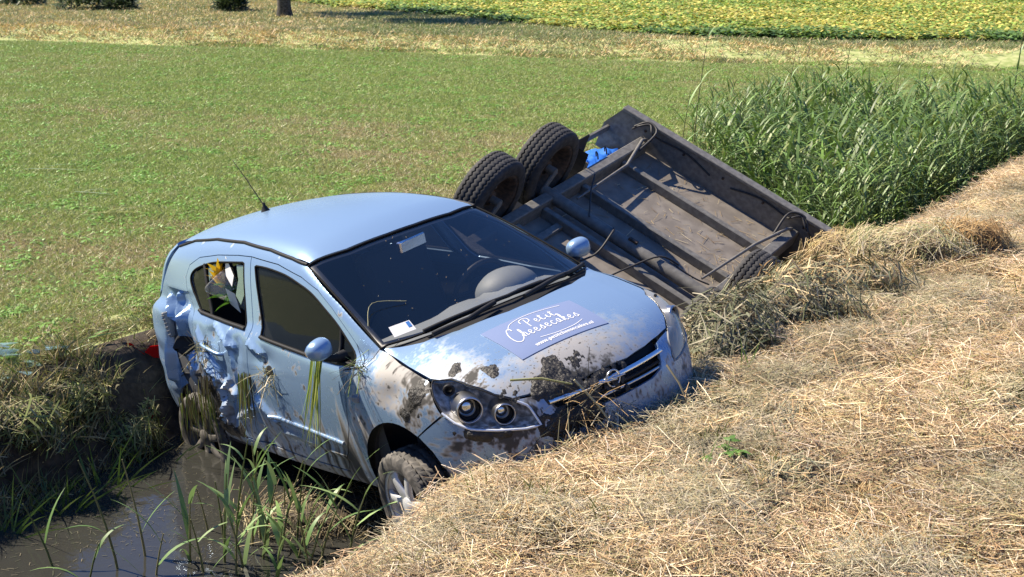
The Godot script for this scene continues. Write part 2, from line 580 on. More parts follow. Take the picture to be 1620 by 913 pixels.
func curve(pts: Array, per := 4) -> Array: return smooth_path(pts, per)
func arc(c: Vector2, r: float, a0: float, a1: float, n := 12) -> Array:
	var out := []
	for k in n + 1: out.append(c + Vector2(cos(lerpf(a0, a1, float(k) / n)), sin(lerpf(a0, a1, float(k) / n))) * r)
	return out
func angle(x: float, z: float) -> float: return atan2(z, x - 1.2)

# paint with dried mud: dust and streaks are stains of their own shape on the lacquer
func stained(called: String, w: int, h: int, cover: Callable) -> StandardMaterial3D:
	var f := FastNoiseLite.new()
	f.frequency = 0.02; f.fractal_octaves = 5; f.seed = 71
	var a := f.get_image(w, h, false, false, false)
	f.frequency = 0.09; f.fractal_octaves = 3; f.seed = 72
	var g := f.get_image(w, h, false, false, false)
	f.frequency = 0.035; f.seed = 73
	var s := f.get_image(w, 32, false, false, false)
	var da := a.get_data(); var dg := g.get_data(); var ds := s.get_data()
	var paint := PAINT
	var dust := Color(0.36, 0.31, 0.245)
	var muck := Color(0.03, 0.027, 0.022)
	var col := PackedByteArray(); col.resize(w * h * 3)
	var rough := PackedByteArray(); rough.resize(w * h)
	var metal := PackedByteArray(); metal.resize(w * h)
	for y in h:
		for x in w:
			var k := y * w + x
			var r: Vector2 = cover.call(float(x) / w, float(y) / h, da[k] / 255.0, dg[k] / 255.0, ds[(y / 14) % 32 * w + x] / 255.0)  # (dust, mud)
			var c := paint.lerp(dust, r.x).lerp(muck, r.y).linear_to_srgb()
			col[k * 3] = int(c.r * 255.0); col[k * 3 + 1] = int(c.g * 255.0); col[k * 3 + 2] = int(c.b * 255.0)
			var most := maxf(r.x, r.y)
			rough[k] = int(lerpf(0.27, 0.92, most) * 255.0)
			metal[k] = int((1.0 - most) * 0.42 * 255.0)
	var m := mat(called, Color.WHITE, 1.0, 1.0)
	m.albedo_color = Color.WHITE
	m.albedo_texture = ImageTexture.create_from_image(Image.create_from_data(w, h, false, Image.FORMAT_RGB8, col))
	m.roughness_texture = ImageTexture.create_from_image(Image.create_from_data(w, h, false, Image.FORMAT_L8, rough))
	m.metallic_texture = ImageTexture.create_from_image(Image.create_from_data(w, h, false, Image.FORMAT_L8, metal))
	return m

func blob(x: float, y: float, cx: float, cy: float, rx: float, ry: float) -> float:
	return 1.0 - Vector2((x - cx) / rx, (y - cy) / ry).length()

func side_cover(u: float, v: float, a: float, g: float, s: float) -> Vector2:
	var x := u * 4.2 - 2.0
	var y := (1.0 - v) * 1.4 + 0.1
	var e := (a - 0.5) * 1.7 + (g - 0.5) * 0.9
	var dust := maxf(blob(x, y, 1.34, .86, .28, .20) + e * 0.9, blob(x, y, -.47, .58, .16, .22) + e * 1.2 - 0.25)
	dust = maxf(dust, blob(x, y, .95, .56, .25, .3) * 0.7 + e * 1.5 - 0.45)
	dust = maxf(dust, 0.06 + (0.46 - y) * 0.9 + (s - 0.5) * 0.9)
	var mud := maxf(blob(x, y, 1.50, .80, .14, .16) * 1.2 + e * 1.3 - 0.1, (0.36 - y) * 1.6 + (s - 0.5) * 1.7 + e * 0.6 - 0.2)
	mud = maxf(mud, blob(x, y, .72, .34, .35, .22) * 0.7 + (s - 0.5) * 2.6 - 0.25)
	mud = maxf(mud, blob(x, y, -.95, .50, .35, .3) * 0.8 + e * 1.6 - 0.5)
	mud = maxf(mud, blob(x, y, .2, .45, .9, .4) * 0.3 + e * 2.6 - 1.2)
	var spots := ((g - .69) * 6.0 * clampf(maxf(blob(x, y, 1.4, .75, .5, .4), blob(x, y, .1, .35, 1.2, .35)) + .15, 0.0, 1.0))
	return Vector2(clampf(maxf(dust * 1.4, mud * 1.6 + .35), 0.0, 0.8), clampf(maxf(mud, spots) * 1.7, 0.0, 0.92))

func nose_cover(u: float, v: float, a: float, g: float, _s: float) -> Vector2:
	var z := u * 2.0 - 1.0
	var e := (a - 0.5) * 1.6 + (g - 0.5) * 0.9
	# u runs across the car, v from the windscreen (0) over the bonnet's lip (0.78) to the foot of the bumper (1)
	var dust := maxf(.17 + (v - .3) * .25 + e * .12 + blob(z, v, .14, .72, .46, .16) * .8 + e * .3, blob(z, v, .62, .50, .2, .25) * .7 + e * .5)
	dust = maxf(dust, blob(z, v, .50, .68, .25, .14) * .6 + e * .45)
	dust = maxf(dust, blob(z, v, .62, .86, .3, .09) + e * 1.3 - 0.35)
	dust = maxf(dust, (v - 0.86) * 3.0 + e)
	var mud := maxf(blob(z, v, .24, .775, .34, .06) * 1.2 + e * 1.0 - 0.1, blob(z, v, .62, .56, .1, .07) + e * 1.3 - 0.2)
	mud = maxf(mud, blob(z, v, .62, .86, .35, .07) + e * 2.0 - 0.55)
	mud = maxf(mud, (v - 0.9) * 5.0 + e * 1.2 - 0.1)
	var spots := ((g - .68) * 6.0 * clampf(blob(z, v, .3, .80, .7, .4) + .2, 0.0, 1.0))
	return Vector2(clampf(maxf(dust, mud * 1.5 + .4), 0.0, 0.75), clampf(maxf(mud, spots) * 1.7, 0.0, 0.92))

# thick mud: the cells of a patch where noise says so, raised by the thickness of the clod
func clods(called: String, mode: int, lo: Vector2, hi: Vector2, spots: Array, thick: float, m: Material, parent: Node, keep_out := [], step := 0.009) -> void:
	var mirror := false
	var bar := PackedVector2Array(keep_out)
	var nx := int((hi.x - lo.x) / step)
	var ny := int((hi.y - lo.y) / step)
	var hgt := func(q: Vector2) -> float:
		var best := -1.0
		if bar.size() and Geometry2D.is_point_in_polygon(q, bar): return -1.0
		for s in spots: best = maxf(best, 1.0 - Vector2((q.x - s[0]) / s[2], (q.y - s[1]) / s[3]).length())
		return best * 0.9 + noise.get_noise_2d(q.x * 420.0, q.y * 420.0) * 0.75 + noise.get_noise_2d(q.x * 1500.0, q.y * 1500.0) * 0.5 - 0.22
	var grid := []
	for gx in nx + 1:
		var row := PackedFloat32Array()
		for gy in ny + 1: row.append(hgt.call(lo + Vector2(gx, gy) * step))
		grid.append(row)
	var b := MB.new()
	var ids := {}
	for gx in nx:
		for gy in ny:
			var hs := [grid[gx][gy], grid[gx + 1][gy], grid[gx + 1][gy + 1], grid[gx][gy + 1]]
			if hs.max() <= 0.0: continue
			var f := []
			var cs := [Vector2i(gx, gy), Vector2i(gx + 1, gy), Vector2i(gx + 1, gy + 1), Vector2i(gx, gy + 1)]
			for k in 4:
				if not ids.has(cs[k]):
					var q := lo + Vector2(cs[k]) * step
					var p := on_body(mode, q)
					var nn := body_normal(p)
					if not mirror: p = wreck(p)
					ids[cs[k]] = b.vert(p + nn * (clampf(hs[k], -0.06, 0.8) * thick), nn)
				f.append(ids[cs[k]])
			b.quad(f[0], f[1], f[2], f[3])
	if b.v.is_empty(): return
	var old := b.n.duplicate()
	b.smooth()
	for k in b.n.size():
		if b.n[k].dot(old[k]) < 0.0: b.n[k] = -b.n[k]
	if mirror: flip(b)
	part(called, b, m, parent).set_meta("kind", "stuff")

# ------------------------------------------------------------------ wheels; the axle is z, the outer face towards +z
func tyre(r: float, w: float, grooves: Array, zig: float, sides := 84, teeth := 0) -> MB:
	var b := MB.new()
	var cols := [[-w * .50, r * .70, 0.0], [-w * .54, r * .80, 0.0], [-w * .52, r * .91, 0.0], [-w * .46, r * .965, 0.0]]
	for g in grooves:
		for e in [[-.006, 0.0], [-.004, -.009], [.004, -.009], [.006, 0.0]]:
			var at: float = g * w + e[0]
			cols.append([at, r * (1.0 - 0.12 * pow(absf(at / w), 2.6)) + e[1], zig])
	cols += [[w * .46, r * .965, 0.0], [w * .52, r * .91, 0.0], [w * .54, r * .80, 0.0], [w * .50, r * .70, 0.0]]
	var prev := []
	for s in sides + 1:
		var a := TAU * s / sides
		var row := []
		for k in cols.size():
			var rad: float = cols[k][1]
			if teeth and (k == 3 or k == cols.size() - 4) and s % (sides / teeth) == 0: rad -= 0.02
			if teeth and k > 3 and k < cols.size() - 4 and s % (sides / teeth) == 0: rad -= 0.012
			row.append(b.vert(Vector3(rad * cos(a), rad * sin(a), cols[k][0] + cols[k][2] * (1.0 if s % 2 else -1.0))))
		if s > 0:
			for k in cols.size() - 1: b.quad(prev[k], prev[k + 1], row[k + 1], row[k])
		prev = row
	b.smooth()
	for k in b.n.size():
		var p := b.v[k]
		if b.n[k].dot(Vector3(p.x, p.y, p.z * 2.0) - Vector3(p.x, p.y, 0).normalized() * r * .75) < 0.0: b.n[k] = -b.n[k]
	return b

func road_wheel(parent: Node3D, at: Vector3, steer: float, right: bool, spin: float, dirty := false) -> void:
	var w := group_part("wheel", parent)
	w.transform = Transform3D(Basis(Vector3.UP, steer + (0.0 if right else PI)), at)
	part("tyre", tyre(.300, .19, [-.33, -.12, .12, .33], 0.0, 96, 48), M.muddy_rubber, w)
	var b := MB.new()
	b.lathe([Vector2(.198, .085), Vector2(.213, .094), Vector2(.212, .078), Vector2(.188, .06), Vector2(.18, -.06), Vector2(.2, -.09)], 40)
	for k in 7:
		var t := Transform3D(Basis(Vector3(0, 0, 1), spin + TAU * k / 7.0))
		var s := MB.new()
		var rows := []
		for r in [[.045, .036, .072], [.10, .026, .083], [.16, .022, .086], [.2, .034, .078]]:
			rows.append([s.vert(Vector3(r[0], -r[1], r[2] - .02)), s.vert(Vector3(r[0], -r[1] * .8, r[2])), s.vert(Vector3(r[0], r[1] * .8, r[2])), s.vert(Vector3(r[0], r[1], r[2] - .02))])
			if rows.size() > 1:
				for j in 3: s.quad(rows[-2][j], rows[-1][j], rows[-1][j + 1], rows[-2][j + 1])
		s.smooth()
		for j in s.n.size():
			if s.n[j].z < 0.0: s.n[j] = -s.n[j]
		b.add(s, t)
	b.lathe([Vector2(.06, .066), Vector2(.055, .08), Vector2(.032, .084), Vector2(.03, .09), Vector2(.001, .092)], 24)
	part("rim", b, M.muddy_rubber if dirty else M.alloy, w)
	var h := MB.new()
	h.lathe([Vector2(.155, .0), Vector2(.155, .02), Vector2(.001, .02)], 28)
	part("brake_disc", h, M.rusty_rim, w)

func trailer_wheel(parent: Node3D, at: Vector3, left: bool) -> void:
	var w := group_part("wheel", parent)
	w.transform = Transform3D(Basis(Vector3.UP, PI if left else 0.0), at)
	part("tyre", tyre(.330, .2, [-.31, -.105, .105, .31], .006, 110, 0), M.tyre_rubber, w)
	var b := MB.new()
	b.lathe([Vector2(.205, .09), Vector2(.235, .1), Vector2(.232, .08), Vector2(.2, .06), Vector2(.19, -.03), Vector2(.2, -.07), Vector2(.236, -.1), Vector2(.2, -.085), Vector2(.17, -.03), Vector2(.15, .005), Vector2(.12, .02), Vector2(.08, .012), Vector2(.06, .0), Vector2(.055, -.035), Vector2(.001, -.04)], 36)
	part("rim", b, M.rusty_rim, w)
	for k in 5:
		var n := MB.new()
		n.lathe([Vector2(.011, -.02), Vector2(.011, -.002), Vector2(.001, -.002)], 6, Transform3D(Basis(Vector3(0, 1, 0), PI), Vector3(.09 * cos(TAU * k / 5.0), .09 * sin(TAU * k / 5.0), -.01)))
		part("wheel_nut", n, M.grey_steel, w)

# ------------------------------------------------------------------ the land
var cut_q := [-200.0, -7.75, -7.45, -7.2, -7.05, -6.8, -6.0, -4.9, -4.6, -4.2, -3.85, -3.6, -3.3, -2.5, -1.0, 6.0, 60.0]
var cut_y := [0.65, 0.65, 0.60, 0.42, 0.06, -0.16, -0.3, -0.25, -0.04, 0.28, 0.68, 0.88, 0.98, 1.0, 1.08, 1.2, 1.4]

func across(x: float, z: float) -> float: return x * DITCH_ACROSS.x + z * DITCH_ACROSS.y
func along(x: float, z: float) -> float: return x * DITCH_ALONG.x + z * DITCH_ALONG.y
func beyond(x: float, z: float) -> float: return 0.312 * x - 0.95 * z   # distance behind the camera's side of the dry strip

func height(x: float, z: float) -> float:
	var q := across(x, z)
	var t := along(x, z)
	q += 0.16 * noise.get_noise_2d(t * 60.0, 5.0) * clampf(1.0 - absf(q + 5.6) / 4.0, 0.0, 1.0)
	if q < -6.0: q -= 0.28 * (1.0 - smoothstep(5.2, 6.4, t)) * smoothstep(-8.0, -7.4, q)   # the far bank stands further out on the left
	elif q > -4.6: q -= 0.26 * (1.0 - smoothstep(4.3, 6.2, t))
	var y: float = cut_y[-1]
	for k in cut_q.size() - 1:
		if q < cut_q[k + 1]:
			var f: float = clampf((q - cut_q[k]) / (cut_q[k + 1] - cut_q[k]), 0.0, 1.0)
			y = lerpf(cut_y[k], cut_y[k + 1], f * f * (3.0 - 2.0 * f))
			break
	y += 0.03 * noise.get_noise_2d(x * 25.0, z * 25.0)
	if q > -4.0:
		y += (0.10 * noise.get_noise_2d(x * 110.0 + 700.0, z * 110.0) + 0.045 * noise.get_noise_2d(x * 260.0, z * 260.0)) * clampf((q + 4.0) * 2.0, 0.0, 1.0)
	elif q < -6.7 and q > -7.9:
		y += 0.17 * noise.get_noise_2d(x * 150.0, z * 150.0 + 90.0) * clampf(1.0 - absf(q + 7.3) / 0.6, 0.0, 1.0)
	if q > -4.4: y -= 0.085 * exp(-pow((t - 6.0) / 0.9, 2.0)) * exp(-pow((q + 3.6) / 0.7, 2.0))
	if q < -3.9: y = lerpf(y, maxf(y, 0.64), smoothstep(18.4, 19.3, t))   # a dam closes the ditch
	# the car's tail tore the edge of the far bank open
	y -= 0.16 * exp(-(pow(t - 6.5, 2.0) / 0.18 + pow(q + 7.15, 2.0) / 0.12))
	if q < -7.0:
		var w := beyond(x, z)
		y += 0.08 * smoothstep(28.3, 29.6, w + 0.5 * noise.get_noise_2d(x * 20.0, z * 20.0)) + 0.10 * exp(-pow(w - 30.0, 2.0)) - 0.16 * exp(-pow(w - 28.0, 2.0) * 3.0)
	return y

func ramp(spans: Array) -> Array:  # [[from, to, step], ...] -> the lines of a grid
	var out := []
	for s in spans:
		var n := int(round((s[1] - s[0]) / s[2]))
		for k in n: out.append(s[0] + (s[1] - s[0]) * k / n)
	out.append(spans[-1][1])
	return out

func land(called: String, qs: Array, ts: Array, m: Material) -> MeshInstance3D:
	var b := MB.new()
	for a in ts.size():
		for c in qs.size():
			var p: Vector2 = DITCH_ACROSS * qs[c] + DITCH_ALONG * ts[a]
			b.vert(Vector3(p.x, height(p.x, p.y), p.y))
			if a > 0 and c > 0:
				var k := b.v.size() - 1
				b.quad(k, k - 1, k - qs.size() - 1, k - qs.size())
	b.smooth()
	for k in b.n.size():
		if b.n[k].y < 0.0: b.n[k] = -b.n[k]
	var o := part(called, b, m)
	o.set_meta("kind", "structure")
	return o

func stands(x: float, z: float) -> Vector3: return Vector3(x, height(x, z), z)
func at_qt(q: float, t: float) -> Vector3:
	var p := DITCH_ACROSS * q + DITCH_ALONG * t
	return stands(p.x, p.y)

func tuft(blades: int, r: float, h0: float, h1: float, w: float, lean: float, colors: Array, steps := 3) -> Mesh:
	var b := MB.new()
	for k in blades:
		b.tint = colors[rng.randi() % colors.size()] * rf(0.75, 1.25)
		var d := flat_dir()
		var up := (Vector3.UP + flat_dir() * rf(0.1, lean)).normalized()
		var side := up.cross(flat_dir()).normalized()
		b.blade(d * r * sqrt(rng.randf()), up, side, w * rf(0.7, 1.3), rf(h0, h1), Vector3(up.x, -0.25, up.z) * rf(0.1, 0.9), steps)
	return b.mesh()

func straws(count: int, r: float, h: float, l0: float, l1: float, w0: float, w1: float, tilt: float, colors: Array) -> Mesh:
	var b := MB.new()
	for k in count:
		b.tint = colors[rng.randi() % colors.size()] * rf(0.7, 1.25)
		var d := (flat_dir() + Vector3.UP * rf(-tilt * 0.6, tilt)).normalized()
		var l := rf(l0, l1)
		var p := flat_dir() * r * sqrt(rng.randf()) + Vector3(0, rf(0.0, h), 0) - d * l * 0.5
		b.straw(p, d, rf(w0, w1), l, (flat_dir() + Vector3.DOWN * 0.3) * rf(0.0, 0.35))
	return b.mesh()

func weed(leaves: int, r: float, size: float, colors: Array) -> Mesh:  # a low plant of small broad leaves
	var b := MB.new()
	for k in leaves:
		b.tint = colors[rng.randi() % colors.size()] * rf(0.7, 1.3)
		var d := flat_dir()
		var p := d * r * sqrt(rng.randf()) + Vector3.UP * rf(0.2, 1.0) * size
		var dir := (flat_dir() + Vector3.UP * rf(-0.2, 0.7)).normalized()
		b.blade(p, dir, dir.cross(Vector3.UP).normalized(), size * rf(0.5, 0.9), size * rf(0.8, 1.5), Vector3.DOWN * 0.25, 3, 0.35)
	return b.mesh()

func reed_plant(h: float, leaves: int, green: Array, lean: Vector3) -> Mesh:
	var b := MB.new()
	var path := []
	for k in 6:
		var f := k / 5.0
		path.append(Vector3.UP * h * f + lean * h * f * f)
	b.tint = Color(0.11, 0.13, 0.05)
	b.tube(path, [0.006, 0.006, 0.005, 0.004, 0.003, 0.0015], 4, false)
	var spin := rng.randf() * TAU
	for k in leaves:
		var f := 0.18 + 0.82 * (k + rng.randf() * 0.6) / leaves
		var p := Vector3.UP * h * f + lean * h * f * f
		spin += PI + rf(-0.6, 0.6)
		var out := Vector3(cos(spin), 0, sin(spin))
		var dir := (out * rf(0.45, 0.9) + Vector3.UP * rf(0.8, 1.4) + lean).normalized()
		b.tint = green[rng.randi() % green.size()] * rf(0.75, 1.2)
		b.blade(p, dir, dir.cross(Vector3.UP).normalized(), rf(0.020, 0.034), rf(0.34, 0.62), (out * 0.35 + Vector3.DOWN * rf(0.2, 0.75) + lean * 0.8), 6, 0.6)
	return b.mesh()

func turned(p: Vector3, s: float, tip := 0.15) -> Transform3D:
	var bs := Basis(flat_dir(), rf(-tip, tip)) * Basis(Vector3.UP, rng.randf() * TAU)
	return Transform3D(bs.scaled(Vector3.ONE * s), p)

func in_view(p: Vector3, margin := 1.08) -> bool:  # worth planting: within the wedge the picture can see, a step to the side included
	var depth := -p.z
	return depth > 3.5 and absf(p.x) < depth * 0.353 * margin + 0.6

func plants() -> void:
	var greens := [Color(0.28, 0.375, 0.085), Color(0.34, 0.42, 0.12), Color(0.43, 0.46, 0.2), Color(0.22, 0.32, 0.07)]
	var pales := [Color(0.46, 0.40, 0.22), Color(0.58, 0.52, 0.35), Color(0.38, 0.31, 0.15), Color(0.25, 0.28, 0.10)]
	# --- the mown field
	var kinds := []
	for k in 3: kinds.append(tuft(22, 0.08, 0.02, 0.06, 0.0045, 1.4, greens + [pales[3]]))
	for k in 3: kinds.append(tuft(20, 0.08, 0.015, 0.05, 0.004, 1.8, pales))
	kinds.append(weed(9, 0.07, 0.03, [Color(0.12, 0.26, 0.035), Color(0.16, 0.30, 0.05)]))
	var places := []
	var tints := []
	for k in kinds.size(): places.append([]); tints.append([])
	for k in 230000:
		var depth := pow(rng.randf(), 1.25) * 24.0 + 8.3
		var x := rf(-1.0, 1.0) * (depth * 0.375 + 0.6)
		var p := Vector3(x, 0, -depth)
		var q := across(x, -depth)
		if (q > -7.4 and along(x, -depth) < 18.8) or q > -3.9 or beyond(x, -depth) > 28.6: continue
		p.y = height(x, -depth)
		var w0 := beyond(x, -depth)
		var big := noise.get_noise_2d(x * 9.0, depth * 9.0) + 0.5 * noise.get_noise_2d(x * 40.0, depth * 40.0) + 0.4 * noise.get_noise_2d((x * .95 - depth * .312) * 4.0, w0 * 65.0)   # mown swaths
		var edge := clampf((q + 11.5) / 4.0, 0.0, 1.0)       # drier towards the ditch
		var green := clampf(0.64 + big * 0.8 - edge * 0.27 + (depth - 12.0) * 0.012, 0.05, 0.97)
		var which := rng.randi() % 3 + (0 if rng.randf() < green else 3)
		if noise.get_noise_2d(x * 190.0 + 300.0, depth * 190.0) > 0.16 and rng.randf() < 0.35 and rng.randf() < green + 0.2: which = 6
		if q > -7.47 and along(x, -depth) > 6.1 and along(x, -depth) < 6.9: continue
		places[which].append(turned(p, rf(0.8, 1.5) * (1.0 + depth * 0.012)))
		var l := rf(0.85, 1.2)
		tints[which].append(Color(l, l, l * rf(0.85, 1.1)))
	var home := mass("field_grass", "mown green field with dry clippings and clover behind the car", "grass")
	for k in kinds.size(): sow(home, "green_blades" if k < 3 else "dry_blades" if k < 6 else "clover", kinds[k], M.leaf, places[k], tints[k])
	# --- the dry strip behind it and its grey-green verge
	var dry := [tuft(18, 0.18, 0.03, 0.12, 0.012, 2.2, [Color(0.68, 0.52, 0.29), Color(0.60, 0.45, 0.23), Color(0.48, 0.42, 0.2)]), tuft(18, 0.18, 0.03, 0.10, 0.011, 1.7, [Color(0.16, 0.23, 0.07), Color(0.24, 0.27, 0.10), Color(0.33, 0.32, 0.16)])]
	places = [[], []]; tints = [[], []]
	for k in 42000:
		var depth := rf(24.0, 52.0)
		var x := rf(-1.0, 1.0) * depth * 0.375
		var w := beyond(x, -depth)
		if w < 28.0 or w > 43.0 or across(x, -depth) > -7.6: continue
		var bare := noise.get_noise_2d(x * 16.0 + 50.0, depth * 16.0)
		if w < 30.5 and x > 2.5 and bare > 0.18 and rng.randf() < 0.7: continue
		var gr := maxf(0.42, smoothstep(28.9, 30.4, w - bare * 1.6)) * (0.92 if x > -4.0 else 0.6)
		var which := 1 if rng.randf() < gr else 0
		places[which].append(turned(stands(x, -depth), rf(0.8, 1.6)))
		var l := rf(0.8, 1.2)
		tints[which].append(Color(l, l, l))
	home = mass("verge_grass", "strip of dry tan and grey-green grass between the field and the crop", "grass")
	sow(home, "dry_blades", dry[0], M.dry, places[0], tints[0])
	sow(home, "green_blades", dry[1], M.leaf, places[1], tints[1])
	# --- the crop with its yellowing leaves
	var crop := [weed(70, 0.28, 0.10, [Color(0.46, 0.43, 0.07), Color(0.52, 0.45, 0.11), Color(0.32, 0.38, 0.07)]), weed(70, 0.28, 0.10, [Color(0.26, 0.36, 0.06), Color(0.38, 0.42, 0.08), Color(0.15, 0.25, 0.04)]), weed(70, 0.3, 0.11, [Color(0.09, 0.17, 0.035), Color(0.13, 0.22, 0.045)])]
	places = [[], [], []]; tints = [[], [], []]
	for k in 30000:
		var depth := rf(28.0, 72.0)
		var x := rf(-1.0, 1.0) * depth * 0.38
		var e := crop_edge(x)
		if -depth > e or across(x, -depth) > -8.0: continue
		var near := e + depth
		var which := 0 if rng.randf() < 0.55 + 0.5 * noise.get_noise_2d(x * 14.0, depth * 14.0) else 1
		if near < 1.6 and rng.randf() < 0.6 - near * 0.3 + noise.get_noise_2d(x * 30.0, 4.0): which = 2
		places[which].append(turned(stands(x, -depth), rf(0.8, 1.3)))
		var l := rf(0.85, 1.15)
		tints[which].append(Color(l, l, l))
	home = mass("crop_plants", "yellowing leafy crop along the top of the photo", "crop")
	for k in 3: sow(home, ["yellow_leaves", "green_leaves", "edge_weeds"][k], crop[k], M.leaf, places[k], tints[k])
	# --- long grass hanging over the far bank
	var hang := [tuft(22, 0.10, 0.06, 0.2, 0.008, 1.3, [Color(0.12, 0.17, 0.04), Color(0.2, 0.22, 0.07), Color(0.34, 0.28, 0.13)], 4), tuft(22, 0.1, 0.05, 0.17, 0.007, 1.5, [Color(0.42, 0.34, 0.17), Color(0.3, 0.25, 0.11), Color(0.17, 0.14, 0.07)], 4)]
	places = [[], []]; tints = [[], []]
	for k in 1700:
		var t := rf(3.4, 11.5)
		var q := -6.72 - pow(rng.randf(), 0.7) * 0.85 + 0.28 * (1.0 - smoothstep(5.2, 6.4, t))
		if t > 6.0 and t < 7.1 and rng.randf() < 0.5: continue
		var which := 0 if rng.randf() < 0.6 else 1
		var p := at_qt(q, t)
		var tip := Basis(Vector3(DITCH_ALONG.x, 0, DITCH_ALONG.y), -rf(0.2, 1.3) * clampf((q + 7.7) * 1.6, 0.1, 1.0))
		places[which].append(Transform3D(tip * Basis(Vector3.UP, rng.randf() * TAU).scaled(Vector3.ONE * rf(0.7, 1.25)), p))
		var l := rf(0.7, 1.15)
		tints[which].append(Color(l, l, l))
	home = mass("bank_grass", "long ragged grass hanging over the ditch's far bank", "grass")
	sow(home, "green_blades", hang[0], M.leaf, places[0], tints[0])
	sow(home, "dead_blades", hang[1], M.dry, places[1], tints[1])
	# --- cut straw on the near bank
	var golds := [Color(0.51, 0.375, 0.21), Color(0.61, 0.475, 0.30), Color(0.42, 0.27, 0.135), Color(0.78, 0.68, 0.51), Color(0.15, 0.10, 0.055), Color(0.55, 0.435, 0.28), Color(0.33, 0.31, 0.15), Color(0.22, 0.145, 0.075)]
	var greys := [Color(0.42, 0.38, 0.27), Color(0.3, 0.27, 0.18), Color(0.24, 0.23, 0.13), Color(0.52, 0.46, 0.33)]
	var cover := []
	for k in 4: cover.append(straws(115, 0.2, 0.055, 0.03, 0.15, 0.0014, 0.0038, 0.55, golds))
	for k in 2: cover.append(straws(120, 0.18, 0.06, 0.03, 0.13, 0.0012, 0.0032, 0.7, greys))
	cover.append(straws(6, 0.2, 0.06, 0.10, 0.24, 0.003, 0.006, 0.4, [Color(0.62, 0.48, 0.26), Color(0.7, 0.6, 0.42)]))
	cover.append(tuft(12, 0.06, 0.05, 0.13, 0.006, 0.8, [Color(0.12, 0.17, 0.04), Color(0.2, 0.21, 0.07)]))
	places = []; tints = []
	for k in cover.size(): places.append([]); tints.append([])
	for k in 11500:
		var t := rf(2.6, 19.0)
		var q := -4.05 + pow(rng.randf(), 1.15) * 5.2
		var p := at_qt(q, t)
		if not in_view(p, 1.15) or p.z > -4.2: continue
		var foot := -3.78 + 0.26 * (1.0 - smoothstep(4.3, 6.2, t))
		if q < foot and rng.randf() < 0.72: continue
		var g := noise.get_noise_2d(p.x * 60.0 + 900.0, p.z * 60.0)
		var which := rng.randi() % 4
		if g > 0.05 and rng.randf() < 0.7: which = 4 + rng.randi() % 2
		if rng.randf() < 0.07: which = 6
		if rng.randf() < 0.07 + 0.3 * clampf(noise.get_noise_2d(p.x * 40.0, p.z * 40.0 + 77.0), 0.0, 1.0): which = 7
		if q < foot - 0.02 and rng.randf() < 0.7: which = 7
		places[which].append(turned(p + Vector3.UP * 0.004, rf(0.8, 1.25), 0.3))
		var l := rf(0.7, 1.12) * (1.0 + 0.5 * noise.get_noise_2d(p.x * 75.0, p.z * 75.0))
		tints[which].append(Color(l, l * rf(0.93, 1.0), l * rf(0.8, 1.0)))
	home = mass("straw_cover", "golden cut straw covering the near bank", "straw")
	for k in cover.size():
		sow(home, "straw" if k < 4 else "grey_hay" if k < 6 else "long_stalks" if k == 6 else "green_blades", cover[k], M.dry if k != 7 else M.leaf, places[k], tints[k])
	# --- the reed bed in the ditch behind the trailer
	var reedy := [Color(0.11, 0.20, 0.035), Color(0.15, 0.25, 0.055), Color(0.21, 0.30, 0.12), Color(0.08, 0.14, 0.03), Color(0.19, 0.24, 0.06)]
	var kinds_r := []
	for k in 7: kinds_r.append(reed_plant(rf(1.25, 1.65), 12, reedy, Vector3(rf(-0.05, 0.22), 0, rf(-0.1, 0.1))))
	places = []; tints = []
	for k in 7: places.append([]); tints.append([])
	for k in 1900:
		var t := rf(11.9, 18.9)
		var q := rf(-7.6, -4.15)
		if t < 11.7 + (-4.4 - q) * 1.12 + 0.5 * noise.get_noise_2d(q * 80.0, 3.0): continue
		var p := at_qt(q, t)
		var w := rng.randi() % 7
		places[w].append(turned(p, rf(0.8, 1.12) * clampf((1.45 - p.y) / 1.65, 0.5, 1.0) * 0.93, 0.16))
		var l := rf(0.8, 1.2)
		tints[w].append(Color(l, l, l * rf(0.85, 1.2)))
	home = mass("reed_bed", "dense bed of green reeds filling the ditch behind the trailer", "reeds")
	for k in 7: sow(home, "reeds", kinds_r[k], M.leaf, places[k], tints[k])
	# --- scum and chopped leaves floating on the water
	var bits := straws(34, 0.24, 0.0, 0.01, 0.045, 0.0015, 0.004, 0.0, [Color(0.08, 0.07, 0.04), Color(0.06, 0.065, 0.03), Color(0.14, 0.12, 0.07)])
	places = []; tints = []
	for k in 190:
		var t := rf(3.6, 8.6)
		var q := rf(-6.95, -4.5)
		if noise.get_noise_2d(t * 90.0, q * 90.0) < -0.1: continue
		var p := at_qt(q, t); p.y = 0.024
		places.append(Transform3D(Basis(Vector3.UP, rng.randf() * TAU).scaled(Vector3(1, 0.1, 1) * rf(0.5, 1.3)), p))
		tints.append(Color(1, 1, 1) * rf(0.6, 1.1))
	home = mass("floating_debris", "bits of chopped leaf floating on the ditch water", "plant debris")
	sow(home, "bits", bits, M.dry, places, tints)

func crop_edge(x: float) -> float:  # z of the crop's near edge
	if x < 3.8: return -43.3 + (x + 5.1) * (10.9 / 8.9)
	return -32.4 + (x - 3.8) * 0.17

# ------------------------------------------------------------------ the car
var car: Node3D
func rim_pts(list: Array) -> Array:  # points on the nose as (angle, height)
	var out := []
	for p in list: out.append(Vector2(angle(p.x, p.z), p.y))
	return out
func swap(pts: Array) -> Array:
	var out := []
	for p in pts: out.append(Vector2(-p.x, p.y))
	out.reverse()
	return out

